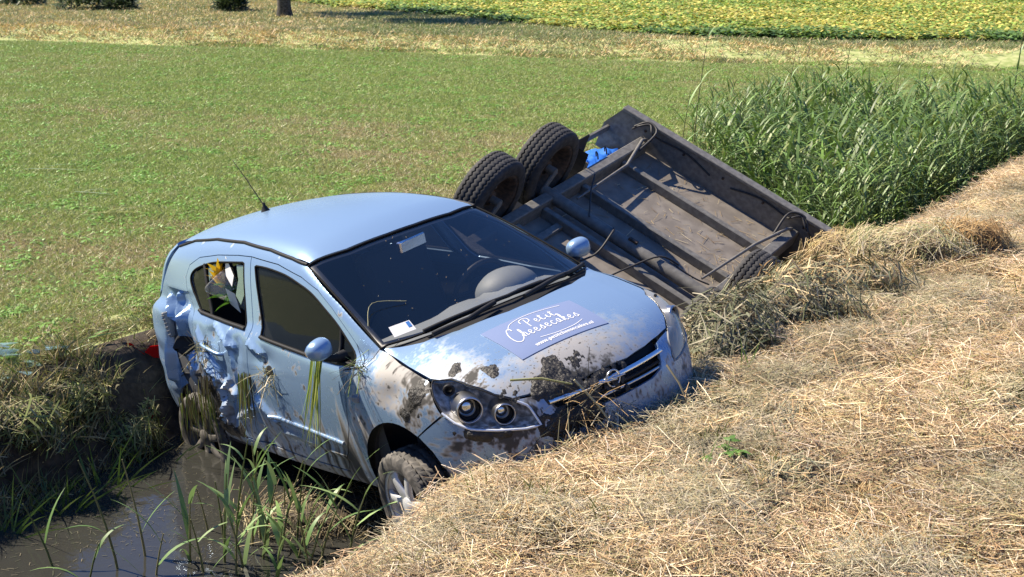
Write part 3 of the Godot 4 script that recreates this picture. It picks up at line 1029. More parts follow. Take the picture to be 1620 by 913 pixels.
func headlight(mirror: bool, outline: Array, lens: bool) -> void:
	var lamp := group_part("headlight", car)
	var pts := []
	var mid := Vector3.ZERO
	for k in outline.size():
		var a: Vector3 = outline[k]
		var c: Vector3 = outline[(k + 1) % outline.size()]
		var n := maxi(1, int(ceil(a.distance_to(c) / .03)))
		for i in n:
			var p := snap(a.lerp(c, float(i) / n))
			pts.append([p, body_normal(p)])
	for p in pts: mid += p[0] / pts.size()
	var inward := Vector3(-0.8, -0.05, -0.45).normalized()
	var b := MB.new()
	var rows := []
	for f in [[1.0, .0], [.97, .012], [.93, .05], [.75, .085], [.4, .10], [.05, .105]]:
		var row := []
		for p in pts: row.append(b.vert(mid + (p[0] - mid) * f[0] + inward * f[1]))
		if rows.size():
			for k in row.size(): b.quad(rows[-1][k], rows[-1][(k + 1) % row.size()], row[(k + 1) % row.size()], row[k])
		rows.append(row)
	b.smooth()
	for k in b.n.size():
		if b.n[k].dot(inward) > 0.0: b.n[k] = -b.n[k]
	if mirror: flip(b)
	part("reflector_bowl", b, M.dull_chrome if lens else M.headlight_bowl, lamp)
	var e := MB.new()
	var edge := []
	for p in pts: edge.append(p[0] - p[1] * 0.004)
	edge.append(edge[0])
	e.tube(edge, 0.004, 6, false)
	if mirror: flip(e)
	part("lamp_surround", e, M.black_plastic, lamp)
	var low := []
	for p in pts:
		if p[0].y < .73 and (p[0].z > .47 or p[0].y < .60): low.append(p[0] + p[1] * .002)
	var lp := MB.new()
	lp.tube(low, .0065, 6)
	if mirror: flip(lp)
	part("lamp_lip", lp, M.trim_grey if lens else M.lip_metal, lamp)
	for spot in [[Vector3(1.775, .725, .685), .056], [Vector3(1.875, .672, .56), .046]]:
		var d := Vector3(0.86, -0.02, 0.36).normalized()
		var bs := Basis(d.cross(Vector3.UP).normalized(), d.cross(Vector3.UP).normalized().cross(d), d)
		var t := Transform3D(bs, spot[0])
		var c := MB.new()
		var r: float = spot[1]
		c.lathe([Vector2(r * 1.22, -.09), Vector2(r * 1.2, .02), Vector2(r * 1.12, .03), Vector2(r, .026), Vector2(r * .93, -.03), Vector2(r * .4, -.06), Vector2(.001, -.065)], 32, t)
		if mirror: flip(c)
		part("lamp_barrel", c, M.dull_chrome, lamp)
		var g := MB.new()
		var prof := []
		for k in 7: prof.append(Vector2(r * .8 * cos(k * PI / 12.0) + .0005, -.05 + r * .45 * sin(k * PI / 12.0)))
		g.lathe(prof, 24, t)
		if mirror: flip(g)
		part("lamp_lens", g, M.lens_glass, lamp)
		var rg := MB.new()
		rg.lathe([Vector2(r * .93, .0), Vector2(r * .98, .006), Vector2(r * .88, .012), Vector2(r * .8, -.03)], 32, t)
		if mirror: flip(rg)
		part("lamp_ring", rg, M.black_plastic, lamp)
	var i := MB.new()
	i.lathe([Vector2(.03, .0), Vector2(.028, .012), Vector2(.018, .012), Vector2(.016, -.02), Vector2(.001, -.02)], 20, Transform3D(Basis(Vector3.UP, 0.9), Vector3(1.665, .815, .70)))
	if mirror: flip(i)
	part("indicator_socket", i, M.black_plastic, lamp)
	if lens:
		var cv := MB.new()
		var last := []
		for f in [.985, .8, .55, .3, .03]:
			var row := []
			for p in pts:
				var q := snap(mid + (p[0] - mid) * f)
				row.append(cv.vert(q + body_normal(q) * .002, body_normal(q)))
			if last.size():
				for k in row.size(): cv.quad(last[k], last[(k + 1) % row.size()], row[(k + 1) % row.size()], row[k])
			last = row
		if mirror: flip(cv)
		part("lamp_cover", cv, M.clear_lens, lamp)

func mirror_of(side: float) -> void:
	var g := group_part("door_mirror", car)
	var b := MB.new()
	var rows := []
	for a in 17:
		var row := []
		for k in 20:
			var th := PI * a / 16.0
			var ph := TAU * k / 20.0
			var d := Vector3(sin(th) * cos(ph), cos(th), sin(th) * sin(ph))
			d = d.sign() * Vector3(pow(absf(d.x), .8), pow(absf(d.y), .85), pow(absf(d.z), .8))
			var p := Vector3(d.x * (.066 if d.x > 0.0 else .026), d.y * .058 * (1.0 - 0.12 * d.z), d.z * .074)
			row.append(b.vert(p))
		if rows.size():
			for k in 20: b.quad(rows[-1][k], rows[-1][(k + 1) % 20], row[(k + 1) % 20], row[k])
		rows.append(row)
	b.smooth()
	for k in b.n.size():
		if b.n[k].dot(b.v[k]) < 0.0: b.n[k] = -b.n[k]
	var t := Transform3D(Basis(Vector3.UP, 0.25 * side), Vector3(.845, 1.01, .905 * side))
	part("mirror_shell", b, M.plain_paint, g, t)
	var f := MB.new()
	f.lathe([Vector2(.001, 0), Vector2(.046, 0.0), Vector2(.052, .006)], 24, Transform3D(Basis(Vector3.UP, -PI / 2).scaled(Vector3(1, .8, 1.2)), Vector3(-.027, 0, 0)))
	part("mirror_glass", f, M.chrome, g, t)
	var a2 := MB.new()
	a2.tube([Vector3(.86, .935, .77 * side), Vector3(.86, .94, .83 * side), Vector3(.85, .955, .88 * side)], [.045, .035, .028], 8, true, 0.7)
	part("mirror_arm", a2, M.black_plastic, g)

func build_car() -> void:
	car = thing("hatchback_car", "crashed light blue five-door hatchback with muddy nose and dented right side, tilted across the ditch", "car")
	car.transform = Transform3D(Basis(Vector3(.6091, .1382, .7810), Vector3(-.2084, .9780, -.0105), Vector3(-.7652, -.1563, .6245)).orthonormalized(), Vector3(-.6131, .254, -8.39))
	var paint := mat("plain_paint", PAINT, 0.27, 0.4)
	var side := stained("side_paint", 1024, 342, side_cover)
	var nose := stained("nose_paint", 768, 768, nose_cover)
	var hb := mat("headlight_bowl", Color.WHITE, 0.3, 0.3)
	hb.albedo_texture = noise_tex(0.02, Color(0.16, 0.145, 0.125), Color(0.85, 0.86, 0.88), 256, 5, 61)
	hb.uv1_triplanar = true
	hb.uv1_scale = Vector3.ONE * 4.0
	mat("lip_metal", Color(.62, .66, .72), .35, .3)
	var drip := [Vector2(1.125, .974), Vector2(.75, 1.165), Vector2(.363, 1.346), Vector2(.201, 1.373), Vector2(-.067, 1.405), Vector2(-.435, 1.427), Vector2(-.835, 1.424), Vector2(-1.172, 1.40), Vector2(-1.40, 1.36)]
	var door_top := [Vector2(-1.10, 1.114), Vector2(-1.143, 1.208), Vector2(-1.097, 1.282), Vector2(-.958, 1.333), Vector2(-.701, 1.359), Vector2(-.426, 1.37), Vector2(-.25, 1.37), Vector2(.081, 1.345), Vector2(.356, 1.293), Vector2(.543, 1.235), Vector2(.69, 1.155), Vector2(.88, 1.03), Vector2(1.065, .90)]
	var rear_edge := [Vector2(-.92, .55), Vector2(-.93, .70), Vector2(-.95, .85), Vector2(-.97, 1.0)]
	var b_gap := [Vector2(-.25, 1.37), Vector2(-.20, 1.2), Vector2(-.14, .99), Vector2(-.161, .90), Vector2(-.168, .75), Vector2(-.21, .55), Vector2(-.31, .268)]
	var front_edge := [Vector2(.69, .268), Vector2(.79, .43), Vector2(.87, .55), Vector2(.91, .72), Vector2(.905, .875), Vector2(1.065, .90)]
	var front_win := curve([Vector2(-.009, .967), Vector2(-.178, 1.322)], 2) + curve([Vector2(-.165, 1.326), Vector2(-.019, 1.319), Vector2(.178, 1.296), Vector2(.332, 1.261), Vector2(.478, 1.217), Vector2(.619, 1.147), Vector2(.773, 1.061), Vector2(.975, .912)]) + [Vector2(.83, .907), Vector2(.502, .922)]
	var rear_win := [Vector2(-.221, .993), Vector2(-.323, 1.331)] + curve([Vector2(-.345, 1.336), Vector2(-.675, 1.32), Vector2(-.834, 1.301), Vector2(-1.006, 1.259), Vector2(-1.062, 1.205), Vector2(-1.003, 1.133), Vector2(-.887, 1.035)]) + [Vector2(-.86, 1.026)]
	var bonnet_edge := [Vector2(1.125, .974), Vector2(1.372, .91), Vector2(1.56, .86)]
	var lamp3 := [Vector3(1.568, .861, .714), Vector3(1.647, .855, .661), Vector3(1.746, .824, .634), Vector3(1.857, .769, .578), Vector3(1.917, .731, .523), Vector3(1.959, .693, .479), Vector3(2.003, .617, .444), Vector3(2.005, .589, .453), Vector3(1.978, .592, .522), Vector3(1.91, .617, .637), Vector3(1.816, .643, .725), Vector3(1.749, .68, .762), Vector3(1.689, .729, .782), Vector3(1.628, .802, .773), Vector3(1.579, .848, .737)]
	var lamp := rim_pts(lamp3)
	var arch := arc(Vector2(1.31, .30), .345, PI, deg_to_rad(58.0), 16)
	var rear_arch := arc(Vector2(-1.20, .20), .33, PI - .05, .61, 16)
	var fender := [Vector2(.70, .20), Vector2(.965, .20)] + arch + [Vector2(1.568, .642), Vector2(1.689, .718), Vector2(1.628, .802), Vector2(1.574, .852), Vector2(1.56, .86), Vector2(1.372, .91), Vector2(1.125, .974), Vector2(1.065, .90)]
	var fe := front_edge.duplicate()
	fe.reverse()
	fender += fe.slice(1)
	var bg := b_gap.duplicate()
	bg.reverse()
	var front_door := front_edge.slice(0, 5) + [Vector2(1.065, .90)]
	var dt := door_top.duplicate()
	dt.reverse()
	front_door += dt.slice(1, 6) + b_gap
	var rear_door := bg + dt.slice(7) + [Vector2(-.97, 1.0), Vector2(-.95, .85), Vector2(-.93, .70), Vector2(-.92, .55), Vector2(-.93, .42), Vector2(-.86, .268)]
	var frame := drip + [Vector2(-1.56, 1.18), Vector2(-1.70, .98), Vector2(-1.74, .75), Vector2(-1.73, .45), Vector2(-1.62, .33)] + rear_arch + rear_edge + door_top
	var sill := [Vector2(-.92, .195), Vector2(.695, .195), Vector2(.685, .264), Vector2(-.86, .264)]
	for mir in [false, true]:
		var o := {"mirror": mir}
		var sp: Material = paint if mir else side
		panel("body_frame", frame, SIDE, sp, car, o.merged({"step": .03 if mir else .016, "gap": .001}))
		panel("front_wing", fender, SIDE, sp, car, o.merged({"step": .02, "skirt": 0.0}))
		panel("sill_panel", sill, SIDE, sp, car, o)
		var fd := panel("front_door", front_door, SIDE, sp, car, o.merged({"holes": [PackedVector2Array(front_win)], "step": .03 if mir else .018}))
		var rd := panel("rear_door", rear_door, SIDE, sp, car, o.merged({"holes": [PackedVector2Array(rear_win)], "step": .03 if mir else .016}))
		panel("window_glass", front_win, SIDE, M.side_glass, fd, o.merged({"gap": -.004, "skirt": 0.0, "off": -.009, "intact": true, "step": .06}))
		if mir: panel("window_glass", rear_win, SIDE, M.side_glass, rd, o.merged({"gap": -.004, "skirt": 0.0, "off": -.009, "step": .06}))
		else:
			panel("broken_window_glass", [Vector2(-.872, 1.29), Vector2(-1.0, 1.25), Vector2(-1.06, 1.2), Vector2(-1.0, 1.13), Vector2(-.89, 1.04), Vector2(-.72, 1.03)], SIDE, M.side_glass, rd, {"skirt": 0.0, "off": -.009, "intact": true})
			panel("broken_window_glass", [Vector2(-.84, 1.295), Vector2(-.70, 1.318), Vector2(-.66, 1.25), Vector2(-.73, 1.27), Vector2(-.80, 1.2)], SIDE, M.shard_glass, rd, {"skirt": 0.0, "off": -.012, "intact": true})
			panel("broken_window_glass", [Vector2(-.33, 1.325), Vector2(-.45, 1.325), Vector2(-.40, 1.24), Vector2(-.42, 1.15), Vector2(-.34, 1.10), Vector2(-.28, 1.2)], SIDE, M.shard_glass, rd, {"skirt": 0.0, "off": -.012, "intact": true})
		strip("window_seal", front_win, SIDE, .007, M.rubber_seal, fd, true, mir, -.002)
		strip("window_seal", rear_win, SIDE, .007, M.rubber_seal, rd, true, mir, -.002)
		strip("waist_trim", [Vector2(-.009, .962), Vector2(.502, .916), Vector2(.83, .90), Vector2(.98, .903)], SIDE, .012, M.black_plastic, fd, false, mir, .002)
		strip("waist_trim", [Vector2(-.9, 1.03), Vector2(-.86, 1.02), Vector2(-.221, .985)], SIDE, .013, M.black_plastic, rd, false, mir, .002)
		strip("window_bar", [Vector2(-.872, 1.30), Vector2(-.71, 1.02)], SIDE, .014, M.black_plastic, rd, false, mir, -.006)
		strip("window_bar", [Vector2(.79, 1.05), Vector2(.80, .908)], SIDE, .011, M.black_plastic, fd, false, mir, -.004)
		strip("roof_trim", drip.slice(2), SIDE, .011, M.black_plastic, car, false, mir, .001)
		strip("side_moulding", [Vector2(.016, .512), Vector2(.413, .484), Vector2(.775, .456)], SIDE, .012, M.plain_paint if mir else sp, fd, false, mir, .004)
		# dark inner skins close the cabin
		panel("inner_trim", [Vector2(1.1, .25), Vector2(1.1, .88), Vector2(.5, .90), Vector2(-.3, .95), Vector2(-1.6, 1.0), Vector2(-1.6, .25)], SIDE, M.dark_cloth, car, o.merged({"off": -.075, "skirt": 0.0, "step": .1, "intact": true}))
		for w in [[1.31, .352], [-1.22, .352]]:
			var hs := MB.new()
			hs.lathe([Vector2(w[1], .80 if w[0] > 0.0 else .76), Vector2(w[1], .5), Vector2(.001, .5)], 28, Transform3D(Basis(), Vector3(w[0], .30 if w[0] > 0.0 else .24, 0)))
			if mir: flip(hs)
			part("wheel_housing", hs, M.underbody, car)
	var roof_front := [Vector2(.363, .575), Vector2(.425, .361), Vector2(.447, .095), Vector2(.447, -.095), Vector2(.425, -.361), Vector2(.363, -.575)]
	var roof := roof_front + [Vector2(.201, -.582), Vector2(-.067, -.563), Vector2(-.435, -.535), Vector2(-.835, -.51), Vector2(-1.172, -.50), Vector2(-1.40, -.48), Vector2(-1.46, -.3), Vector2(-1.47, 0), Vector2(-1.46, .3), Vector2(-1.40, .48), Vector2(-1.172, .50), Vector2(-.835, .51), Vector2(-.435, .535), Vector2(-.067, .563), Vector2(.201, .582)]
	panel("roof", roof, TOP, paint, car, {"step": .05, "intact": true})
	panel("roof_lining", roof, TOP, M.trim_grey, car, {"step": .15, "off": -.03, "skirt": 0.0, "intact": true})
	var screen := [Vector2(.37, .592), Vector2(.437, .361), Vector2(.459, .095), Vector2(.459, -.095), Vector2(.437, -.361), Vector2(.37, -.592), Vector2(1.131, -.703), Vector2(1.247, -.456), Vector2(1.29, -.229), Vector2(1.296, 0), Vector2(1.29, .229), Vector2(1.247, .456), Vector2(1.131, .703)]
	panel("windscreen", screen, TOP, M.windscreen_glass, car, {"step": .06, "off": -.006, "skirt": 0.0, "intact": true})
	panel("windscreen_border", screen, TOP, M.black_gloss, car, {"step": .06, "off": -.010, "skirt": 0.0, "intact": true, "holes": [Geometry2D.offset_polygon(PackedVector2Array(screen), -.032)[0]]})
	strip("windscreen_seal", screen, TOP, .006, M.rubber_seal, car, true, true, -.002)
	var st := panel("windscreen_sticker", [Vector2(1.044, .585), Vector2(1.079, .467), Vector2(1.161, .484), Vector2(1.126, .61)], TOP, M.white_print, car, {"off": -.013, "skirt": 0.0, "intact": true})
	panel("blue_stamp", [Vector2(1.078, .50), Vector2(1.084, .474), Vector2(1.13, .485), Vector2(1.125, .512)], TOP, M.blue_print, st, {"off": -.010, "skirt": 0.0, "intact": true})
	# the bonnet, its black cowl and the wipers
	var b_half := [Vector2(1.44, .1), Vector2(1.383, .384), Vector2(1.30, .55), Vector2(1.145, .70), Vector2(1.372, .719), Vector2(1.55, .719), Vector2(1.60, .70), Vector2(1.647, .658), Vector2(1.746, .632), Vector2(1.857, .576), Vector2(1.917, .519), Vector2(1.95, .43), Vector2(1.985, .30), Vector2(2.008, .15)]
	var bonnet := b_half.duplicate()
	for k in range(b_half.size() - 1, -1, -1): bonnet.append(Vector2(b_half[k].x, -b_half[k].y))
	panel("bonnet", bonnet, TOP, nose, car, {"step": .025, "intact": true, "skirt": .025})
	panel("cowl", [Vector2(1.131, .703), Vector2(1.247, .456), Vector2(1.29, .229), Vector2(1.296, 0), Vector2(1.29, -.229), Vector2(1.247, -.456), Vector2(1.131, -.703), Vector2(1.17, -.70), Vector2(1.32, -.55), Vector2(1.40, -.384), Vector2(1.46, -.1), Vector2(1.46, .1), Vector2(1.40, .384), Vector2(1.32, .55), Vector2(1.17, .70)], TOP, M.black_plastic, car, {"step": .05, "off": -.02, "skirt": 0.0, "intact": true})
	for k in 2:
		var wp := group_part("wiper", car)
		strip("wiper_blade", [[Vector2(1.15, .67), Vector2(1.25, .48), Vector2(1.30, .25), Vector2(1.31, .08)], [Vector2(1.29, .26), Vector2(1.325, .0), Vector2(1.30, -.25), Vector2(1.24, -.50)]][k], TOP, .011, M.black_plastic, wp, false, true, .016)
		strip("wiper_arm", [[Vector2(1.28, .42), Vector2(1.36, .2), Vector2(1.40, .05)], [Vector2(1.34, -.1), Vector2(1.37, -.3), Vector2(1.32, -.50)]][k], TOP, .013, M.black_plastic, wp, false, true, .02)
	# the nose
	var bump := []
	for q in [Vector2(1.65, .20), Vector2(1.655, .30), Vector2(1.634, .418), Vector2(1.574, .522), Vector2(1.497, .595), Vector2(1.568, .640), Vector2(1.689, .714)]:
		var p := on_body(SIDE, q)
		bump.append(Vector2(angle(p.x, p.z), p.y))
	bump += rim_pts([Vector3(1.749, .68, .762), Vector3(1.816, .643, .725), Vector3(1.91, .617, .637), Vector3(1.978, .592, .522), Vector3(2.005, .589, .453), Vector3(2.003, .617, .444), Vector3(1.959, .693, .479), Vector3(1.922, .731, .515), Vector3(1.96, .722, .43), Vector3(1.985, .712, .385), Vector3(2.01, .655, .352), Vector3(2.036, .60, .328), Vector3(2.055, .578, .25), Vector3(2.066, .571, .0)])
	var bumper := bump + swap(bump).slice(1)
	panel("front_bumper", bumper, NOSE, nose, car, {"step": .03, "intact": true})
	panel("lower_intake", [Vector2(-.5, .27), Vector2(.5, .27), Vector2(.46, .42), Vector2(-.46, .42)], NOSE, M.black_plastic, car, {"off": .004, "skirt": 0.0, "intact": true})
	var grille := group_part("grille", car)
	panel("grille_backing", [Vector2(-.46, .565), Vector2(.46, .565), Vector2(.5, .735), Vector2(-.5, .735)], NOSE, M.black_plastic, grille, {"off": -.045, "skirt": 0.0, "intact": true})
	strip("chrome_bar", [Vector2(-.44, .678), Vector2(-.2, .674), Vector2(0, .672), Vector2(.2, .674), Vector2(.44, .678)], NOSE, .028, M.chrome, grille, false, true, -.012, .45)
	for y in [.632, .606]: strip("grille_slat", [Vector2(-.42, y), Vector2(.42, y)], NOSE, .009, M.black_plastic if y > .61 else M.dull_chrome, grille, false, true, -.016)
	var em := MB.new()
	var ring := []
	for k in 25: ring.append(Vector3(2.05, .665, 0) + Vector3(0, cos(TAU * k / 24.0), sin(TAU * k / 24.0)) * .042)
	em.tube(ring, .005, 8, false)
	em.tube([Vector3(2.055, .668, .075), Vector3(2.058, .660, -.012)], [.003, .009], 6)
	em.tube([Vector3(2.058, .670, .012), Vector3(2.055, .662, -.075)], [.009, .003], 6)
	part("emblem", em, M.dull_chrome, grille)
	M.clear_lens.albedo_color.a = 0.5
	headlight(false, lamp3, false)
	headlight(true, lamp3, true)
	for mir in [false, true]:
		var fog := MB.new()
		var fp := on_body(NOSE, Vector2(.74, .37))
		fog.lathe([Vector2(.055, .004), Vector2(.05, .012), Vector2(.04, -.01), Vector2(.001, -.02)], 24, Transform3D(Basis(Vector3.UP, PI / 2 - .7), fp))
		if mir: flip(fog)
		part("fog_lamp", fog, M.black_gloss, car)
	mirror_of(1.0)
	mirror_of(-1.0)
	# the tail
	var tq := []
	panel("rear_bumper", [Vector2(-.93, .22), Vector2(.93, .22), Vector2(.95, .62), Vector2(-.95, .62)], TAIL, paint, car, {"step": .04})
	panel("tailgate", [Vector2(-.62, .62), Vector2(.62, .62), Vector2(.70, .95), Vector2(.95, 1.08), Vector2(1.05, 1.36), Vector2(-1.05, 1.36), Vector2(-.95, 1.08), Vector2(-.70, .95)], TAIL, paint, car, {"step": .04, "holes": [PackedVector2Array([Vector2(-.75, 1.03), Vector2(.75, 1.03), Vector2(.85, 1.3), Vector2(-.85, 1.3)])]})
	panel("rear_window", [Vector2(-.76, 1.02), Vector2(.76, 1.02), Vector2(.86, 1.31), Vector2(-.86, 1.31)], TAIL, M.side_glass, car, {"step": .06, "off": -.01, "skirt": 0.0})
	panel("tail_lamp", [Vector2(-.98, .63), Vector2(-.62, .63), Vector2(-.70, .95), Vector2(-.93, 1.05), Vector2(-1.0, .9)], TAIL, M.red_plastic, car, {"step": .05, "off": .004})
	# what is left of the right tail lamp, and the open filler pocket
	var tl := MB.new()
	var tp := wreck(on_body(SIDE, Vector2(-1.40, .90)))
	tl.box(Vector3(.03, .17, .06), Transform3D(Basis(Vector3(0, 0, 1), .2) * Basis(Vector3.UP, .3), tp + Vector3(.0, .0, .02)), .02)
	for k in 6: tl.box(Vector3(.032, .005, .063), Transform3D(Basis(Vector3(0, 0, 1), .2) * Basis(Vector3.UP, .3), tp + Vector3(-.2 * (k - 2.5) * .025, (k - 2.5) * .025, .021)), .001)
	part("smashed_tail_lamp", tl, M.trim_grey, car)
	var pocket := []
	for k in 20: pocket.append(Vector2(-1.12, .80) + Vector2(cos(TAU * k / 20.0) * .062, sin(TAU * k / 20.0) * .072))
	panel("filler_pocket", pocket, SIDE, M.black_plastic, car, {"off": .012, "skirt": .03, "step": .02})
	# handles
	for mir in [false, true]:
		for x in ([-.62] if not mir else [-.62, .08]):
			var p := on_body(SIDE, Vector2(x, .842 if x < 0.0 else .80))
			if not mir: p = wreck(p)
			var h := MB.new()
			var tip := .02 if not mir else 0.0
			h.tube(smooth_path([p + Vector3(-.115, -.012 + tip * 2.0, .0), p + Vector3(-.10, .0 + tip, .035), p + Vector3(0, 0, .040), p + Vector3(.09, .0 - tip, .032), p + Vector3(.115, -.01 - tip, .0)], 3), .009, 8, true, 1.7)
			if mir: flip(h)
			part("door_handle", h, M.plain_paint, car)
			var cup := []
			for k in 14: cup.append(Vector2(x + .01, .842 if x < 0.0 else .80) + Vector2(cos(TAU * k / 14.0) * .055, sin(TAU * k / 14.0) * .04))
			panel("handle_cup", cup, SIDE, M.plain_paint, car, {"off": .003, "skirt": 0.0, "mirror": mir, "step": .03})
	var hole := []
	for k in 14: hole.append(Vector2(.09, .785) + Vector2(cos(TAU * k / 14.0) * .05, sin(TAU * k / 14.0) * .032))
	panel("handle_hole", hole, SIDE, M.black_plastic, car, {"off": .006, "skirt": .02, "step": .02})
	for s in [1.0, -1.0]:
		var rp := MB.new()
		rp.box(Vector3(.055, .032, .02), Transform3D(Basis(), on_body(SIDE, Vector2(1.017, .74)) + Vector3(0, 0, .004)), .006)
		if s < 0.0: flip(rp)
		part("side_repeater", rp, M.trim_grey, car)
	# aerial
	var ae := MB.new()
	ae.lathe([Vector2(.032, 0), Vector2(.024, .016), Vector2(.011, .04), Vector2(.008, .06), Vector2(.001, .062)], 14, Transform3D(Basis(Vector3.RIGHT, -PI / 2), Vector3(-1.118, 1.452, .006)))
	ae.tube([Vector3(-1.12, 1.49, .006), Vector3(-1.27, 1.665, .006), Vector3(-1.40, 1.80, .006)], [.0042, .0035, .002], 6)
	part("aerial", ae, M.black_plastic, car)
	# wheels and underside
	road_wheel(car, Vector3(1.285, .18, .775), -.10, true, .3)
	road_wheel(car, Vector3(1.285, .26, -.765), -.10, false, .8)
	road_wheel(car, Vector3(-1.20, .16, .715), .05, true, .1, true)
	road_wheel(car, Vector3(-1.255, .30, -.755), 0.0, false, .5)
	var ub := MB.new()
	ub.box(Vector3(1.85, .06, 1.5), Transform3D(Basis(), Vector3(.02, .20, 0)), .01)
	ub.box(Vector3(3.6, .06, .96), Transform3D(Basis(), Vector3(.0, .21, 0)), .01)
	ub.box(Vector3(.06, .62, 1.3), Transform3D(Basis(), Vector3(1.2, .55, 0)), .01)
	part("floor_pan", ub, M.underbody, car)
	# the cabin: dashboard, wheel, seats
	var dash := MB.new()
	var prof := [Vector2(1.2, .60), Vector2(1.22, .93), Vector2(1.05, .955), Vector2(.86, .945), Vector2(.74, .90), Vector2(.70, .82), Vector2(.76, .70), Vector2(.80, .55)]
	var prev := []
	for k in 21:
		var z := lerpf(-.66, .66, k / 20.0)
		var row := []
		for p in prof:
			var bump_ := .075 * exp(-pow((z + .36) / .17, 4.0)) * exp(-pow((p.x - .82) / .16, 2.0)) + .03 * exp(-pow(z / .12, 4.0)) * exp(-pow((p.x - .92) / .14, 2.0))
			row.append(dash.vert(Vector3(p.x - .06 * pow(z / .66, 2.0), p.y + bump_ - .03 * pow(z / .66, 2.0), z)))
		if k > 0:
			for j in prof.size() - 1: dash.quad(prev[j], prev[j + 1], row[j + 1], row[j])
		prev = row
	dash.smooth()
	for k in dash.n.size():
		if dash.n[k].dot(dash.v[k] - Vector3(1.0, .7, dash.v[k].z)) < 0.0: dash.n[k] = -dash.n[k]
	part("dashboard", dash, M.dash_grey, car)
	var bin := MB.new()
	var rows := []
	for a in 9:
		var row := []
		for k in 13:
			var th := PI * .5 * a / 8.0
			var ph := PI * k / 12.0
			row.append(bin.vert(Vector3(.83 + .16 * sin(th) * cos(ph * 2.0), .93 + .125 * cos(th), -.36 + .20 * sin(th) * sin(ph * 2.0))))
		if rows.size():
			for k in 12: bin.quad(rows[-1][k], rows[-1][k + 1], row[k + 1], row[k])
		rows.append(row)
	bin.smooth()
	for k in bin.n.size():
		if bin.n[k].dot(bin.v[k] - Vector3(.83, .9, -.36)) < 0.0: bin.n[k] = -bin.n[k]
	part("instrument_hood", bin, M.dash_grey, car)
	var sw := MB.new()
	var axis := Vector3(-.88, .47, 0)
	var c0 := Vector3(.56, .92, -.36)
	var s1 := Vector3(.47, .88, 0)
	var path := []
	for k in 33: path.append(c0 + (s1 * cos(TAU * k / 32.0) + Vector3(0, 0, 1) * sin(TAU * k / 32.0)) * .185)
	sw.tube(path, .016, 8, false)
	for a in [0.5 * PI, 1.5 * PI, PI]: sw.tube([c0 - axis * .03, c0 + (s1 * cos(a) + Vector3(0, 0, 1) * sin(a)) * .18], [.03, .014], 8)
	sw.lathe([Vector2(.07, -.03), Vector2(.075, .0), Vector2(.06, .03), Vector2(.001, .035)], 20, Transform3D(Basis(Vector3(0, 0, 1), s1, axis), c0))
	part("steering_wheel", sw, M.black_plastic, car)
	for s in [[.0, .37], [.0, -.37], [-.95, .0]]:
		var seat := group_part("seat", car)
		var wide: float = .5 if s[1] != 0.0 else 1.25
		var a := MB.new()
		a.box(Vector3(.52, .16, wide), Transform3D(Basis(Vector3(0, 0, 1), .1), Vector3(s[0] + .08, .50, s[1])), .06)
		part("cushion", a, M.dark_cloth, seat)
		var b2 := MB.new()
		b2.box(Vector3(.15, .64, wide * .96), Transform3D(Basis(Vector3(0, 0, 1), .28), Vector3(s[0] - .27, .83, s[1])), .06)
		part("backrest", b2, M.dark_cloth, seat)
		for z in ([s[1]] if s[1] != 0.0 else [-.36, .36]):
			var h := MB.new()
			h.box(Vector3(.09, .17, .25), Transform3D(Basis(Vector3(0, 0, 1), .2), Vector3(s[0] - .40, 1.22 if s[1] != 0.0 else 1.18, z)), .04)
			part("headrest", h, M.dark_cloth, seat)
	var rm := MB.new()
	rm.box(Vector3(.035, .07, .22), Transform3D(Basis(Vector3.UP, .25), Vector3(.52, 1.30, 0.0)), .014)
	part("rear_view_mirror", rm, M.chrome, car)
	# thick mud on the nose and the wing, and pressed into the rear arch
	var A := func(x: float, z: float) -> float: return angle(x, z)
	clods("mud", NOSE, Vector2(-.15, .46), Vector2(1.25, .86), [[A.call(1.97, .30), .715, .30, .07], [A.call(2.0, .10), .66, .24, .075], [A.call(2.0, .25), .56, .24, .09], [A.call(1.82, .74), .615, .10, .045], [A.call(1.92, .60), .60, .10, .03]], .020, M.wet_mud, car, lamp)
	clods("mud", TOP, Vector2(1.45, .05), Vector2(1.99, .70), [[1.94, .26, .07, .20], [1.77, .50, .06, .035], [1.62, .62, .035, .045]], .010, M.wet_mud, car)
	clods("mud", SIDE, Vector2(1.3, .55), Vector2(1.62, .9), [[1.50, .79, .07, .12], [1.43, .70, .05, .04]], .010, M.wet_mud, car)
	clods("mud", SIDE, Vector2(-1.1, .20), Vector2(-.5, .66), [[-.88, .44, .16, .18], [-.7, .3, .2, .06]], .012, M.wet_mud, car)
	build_sign()

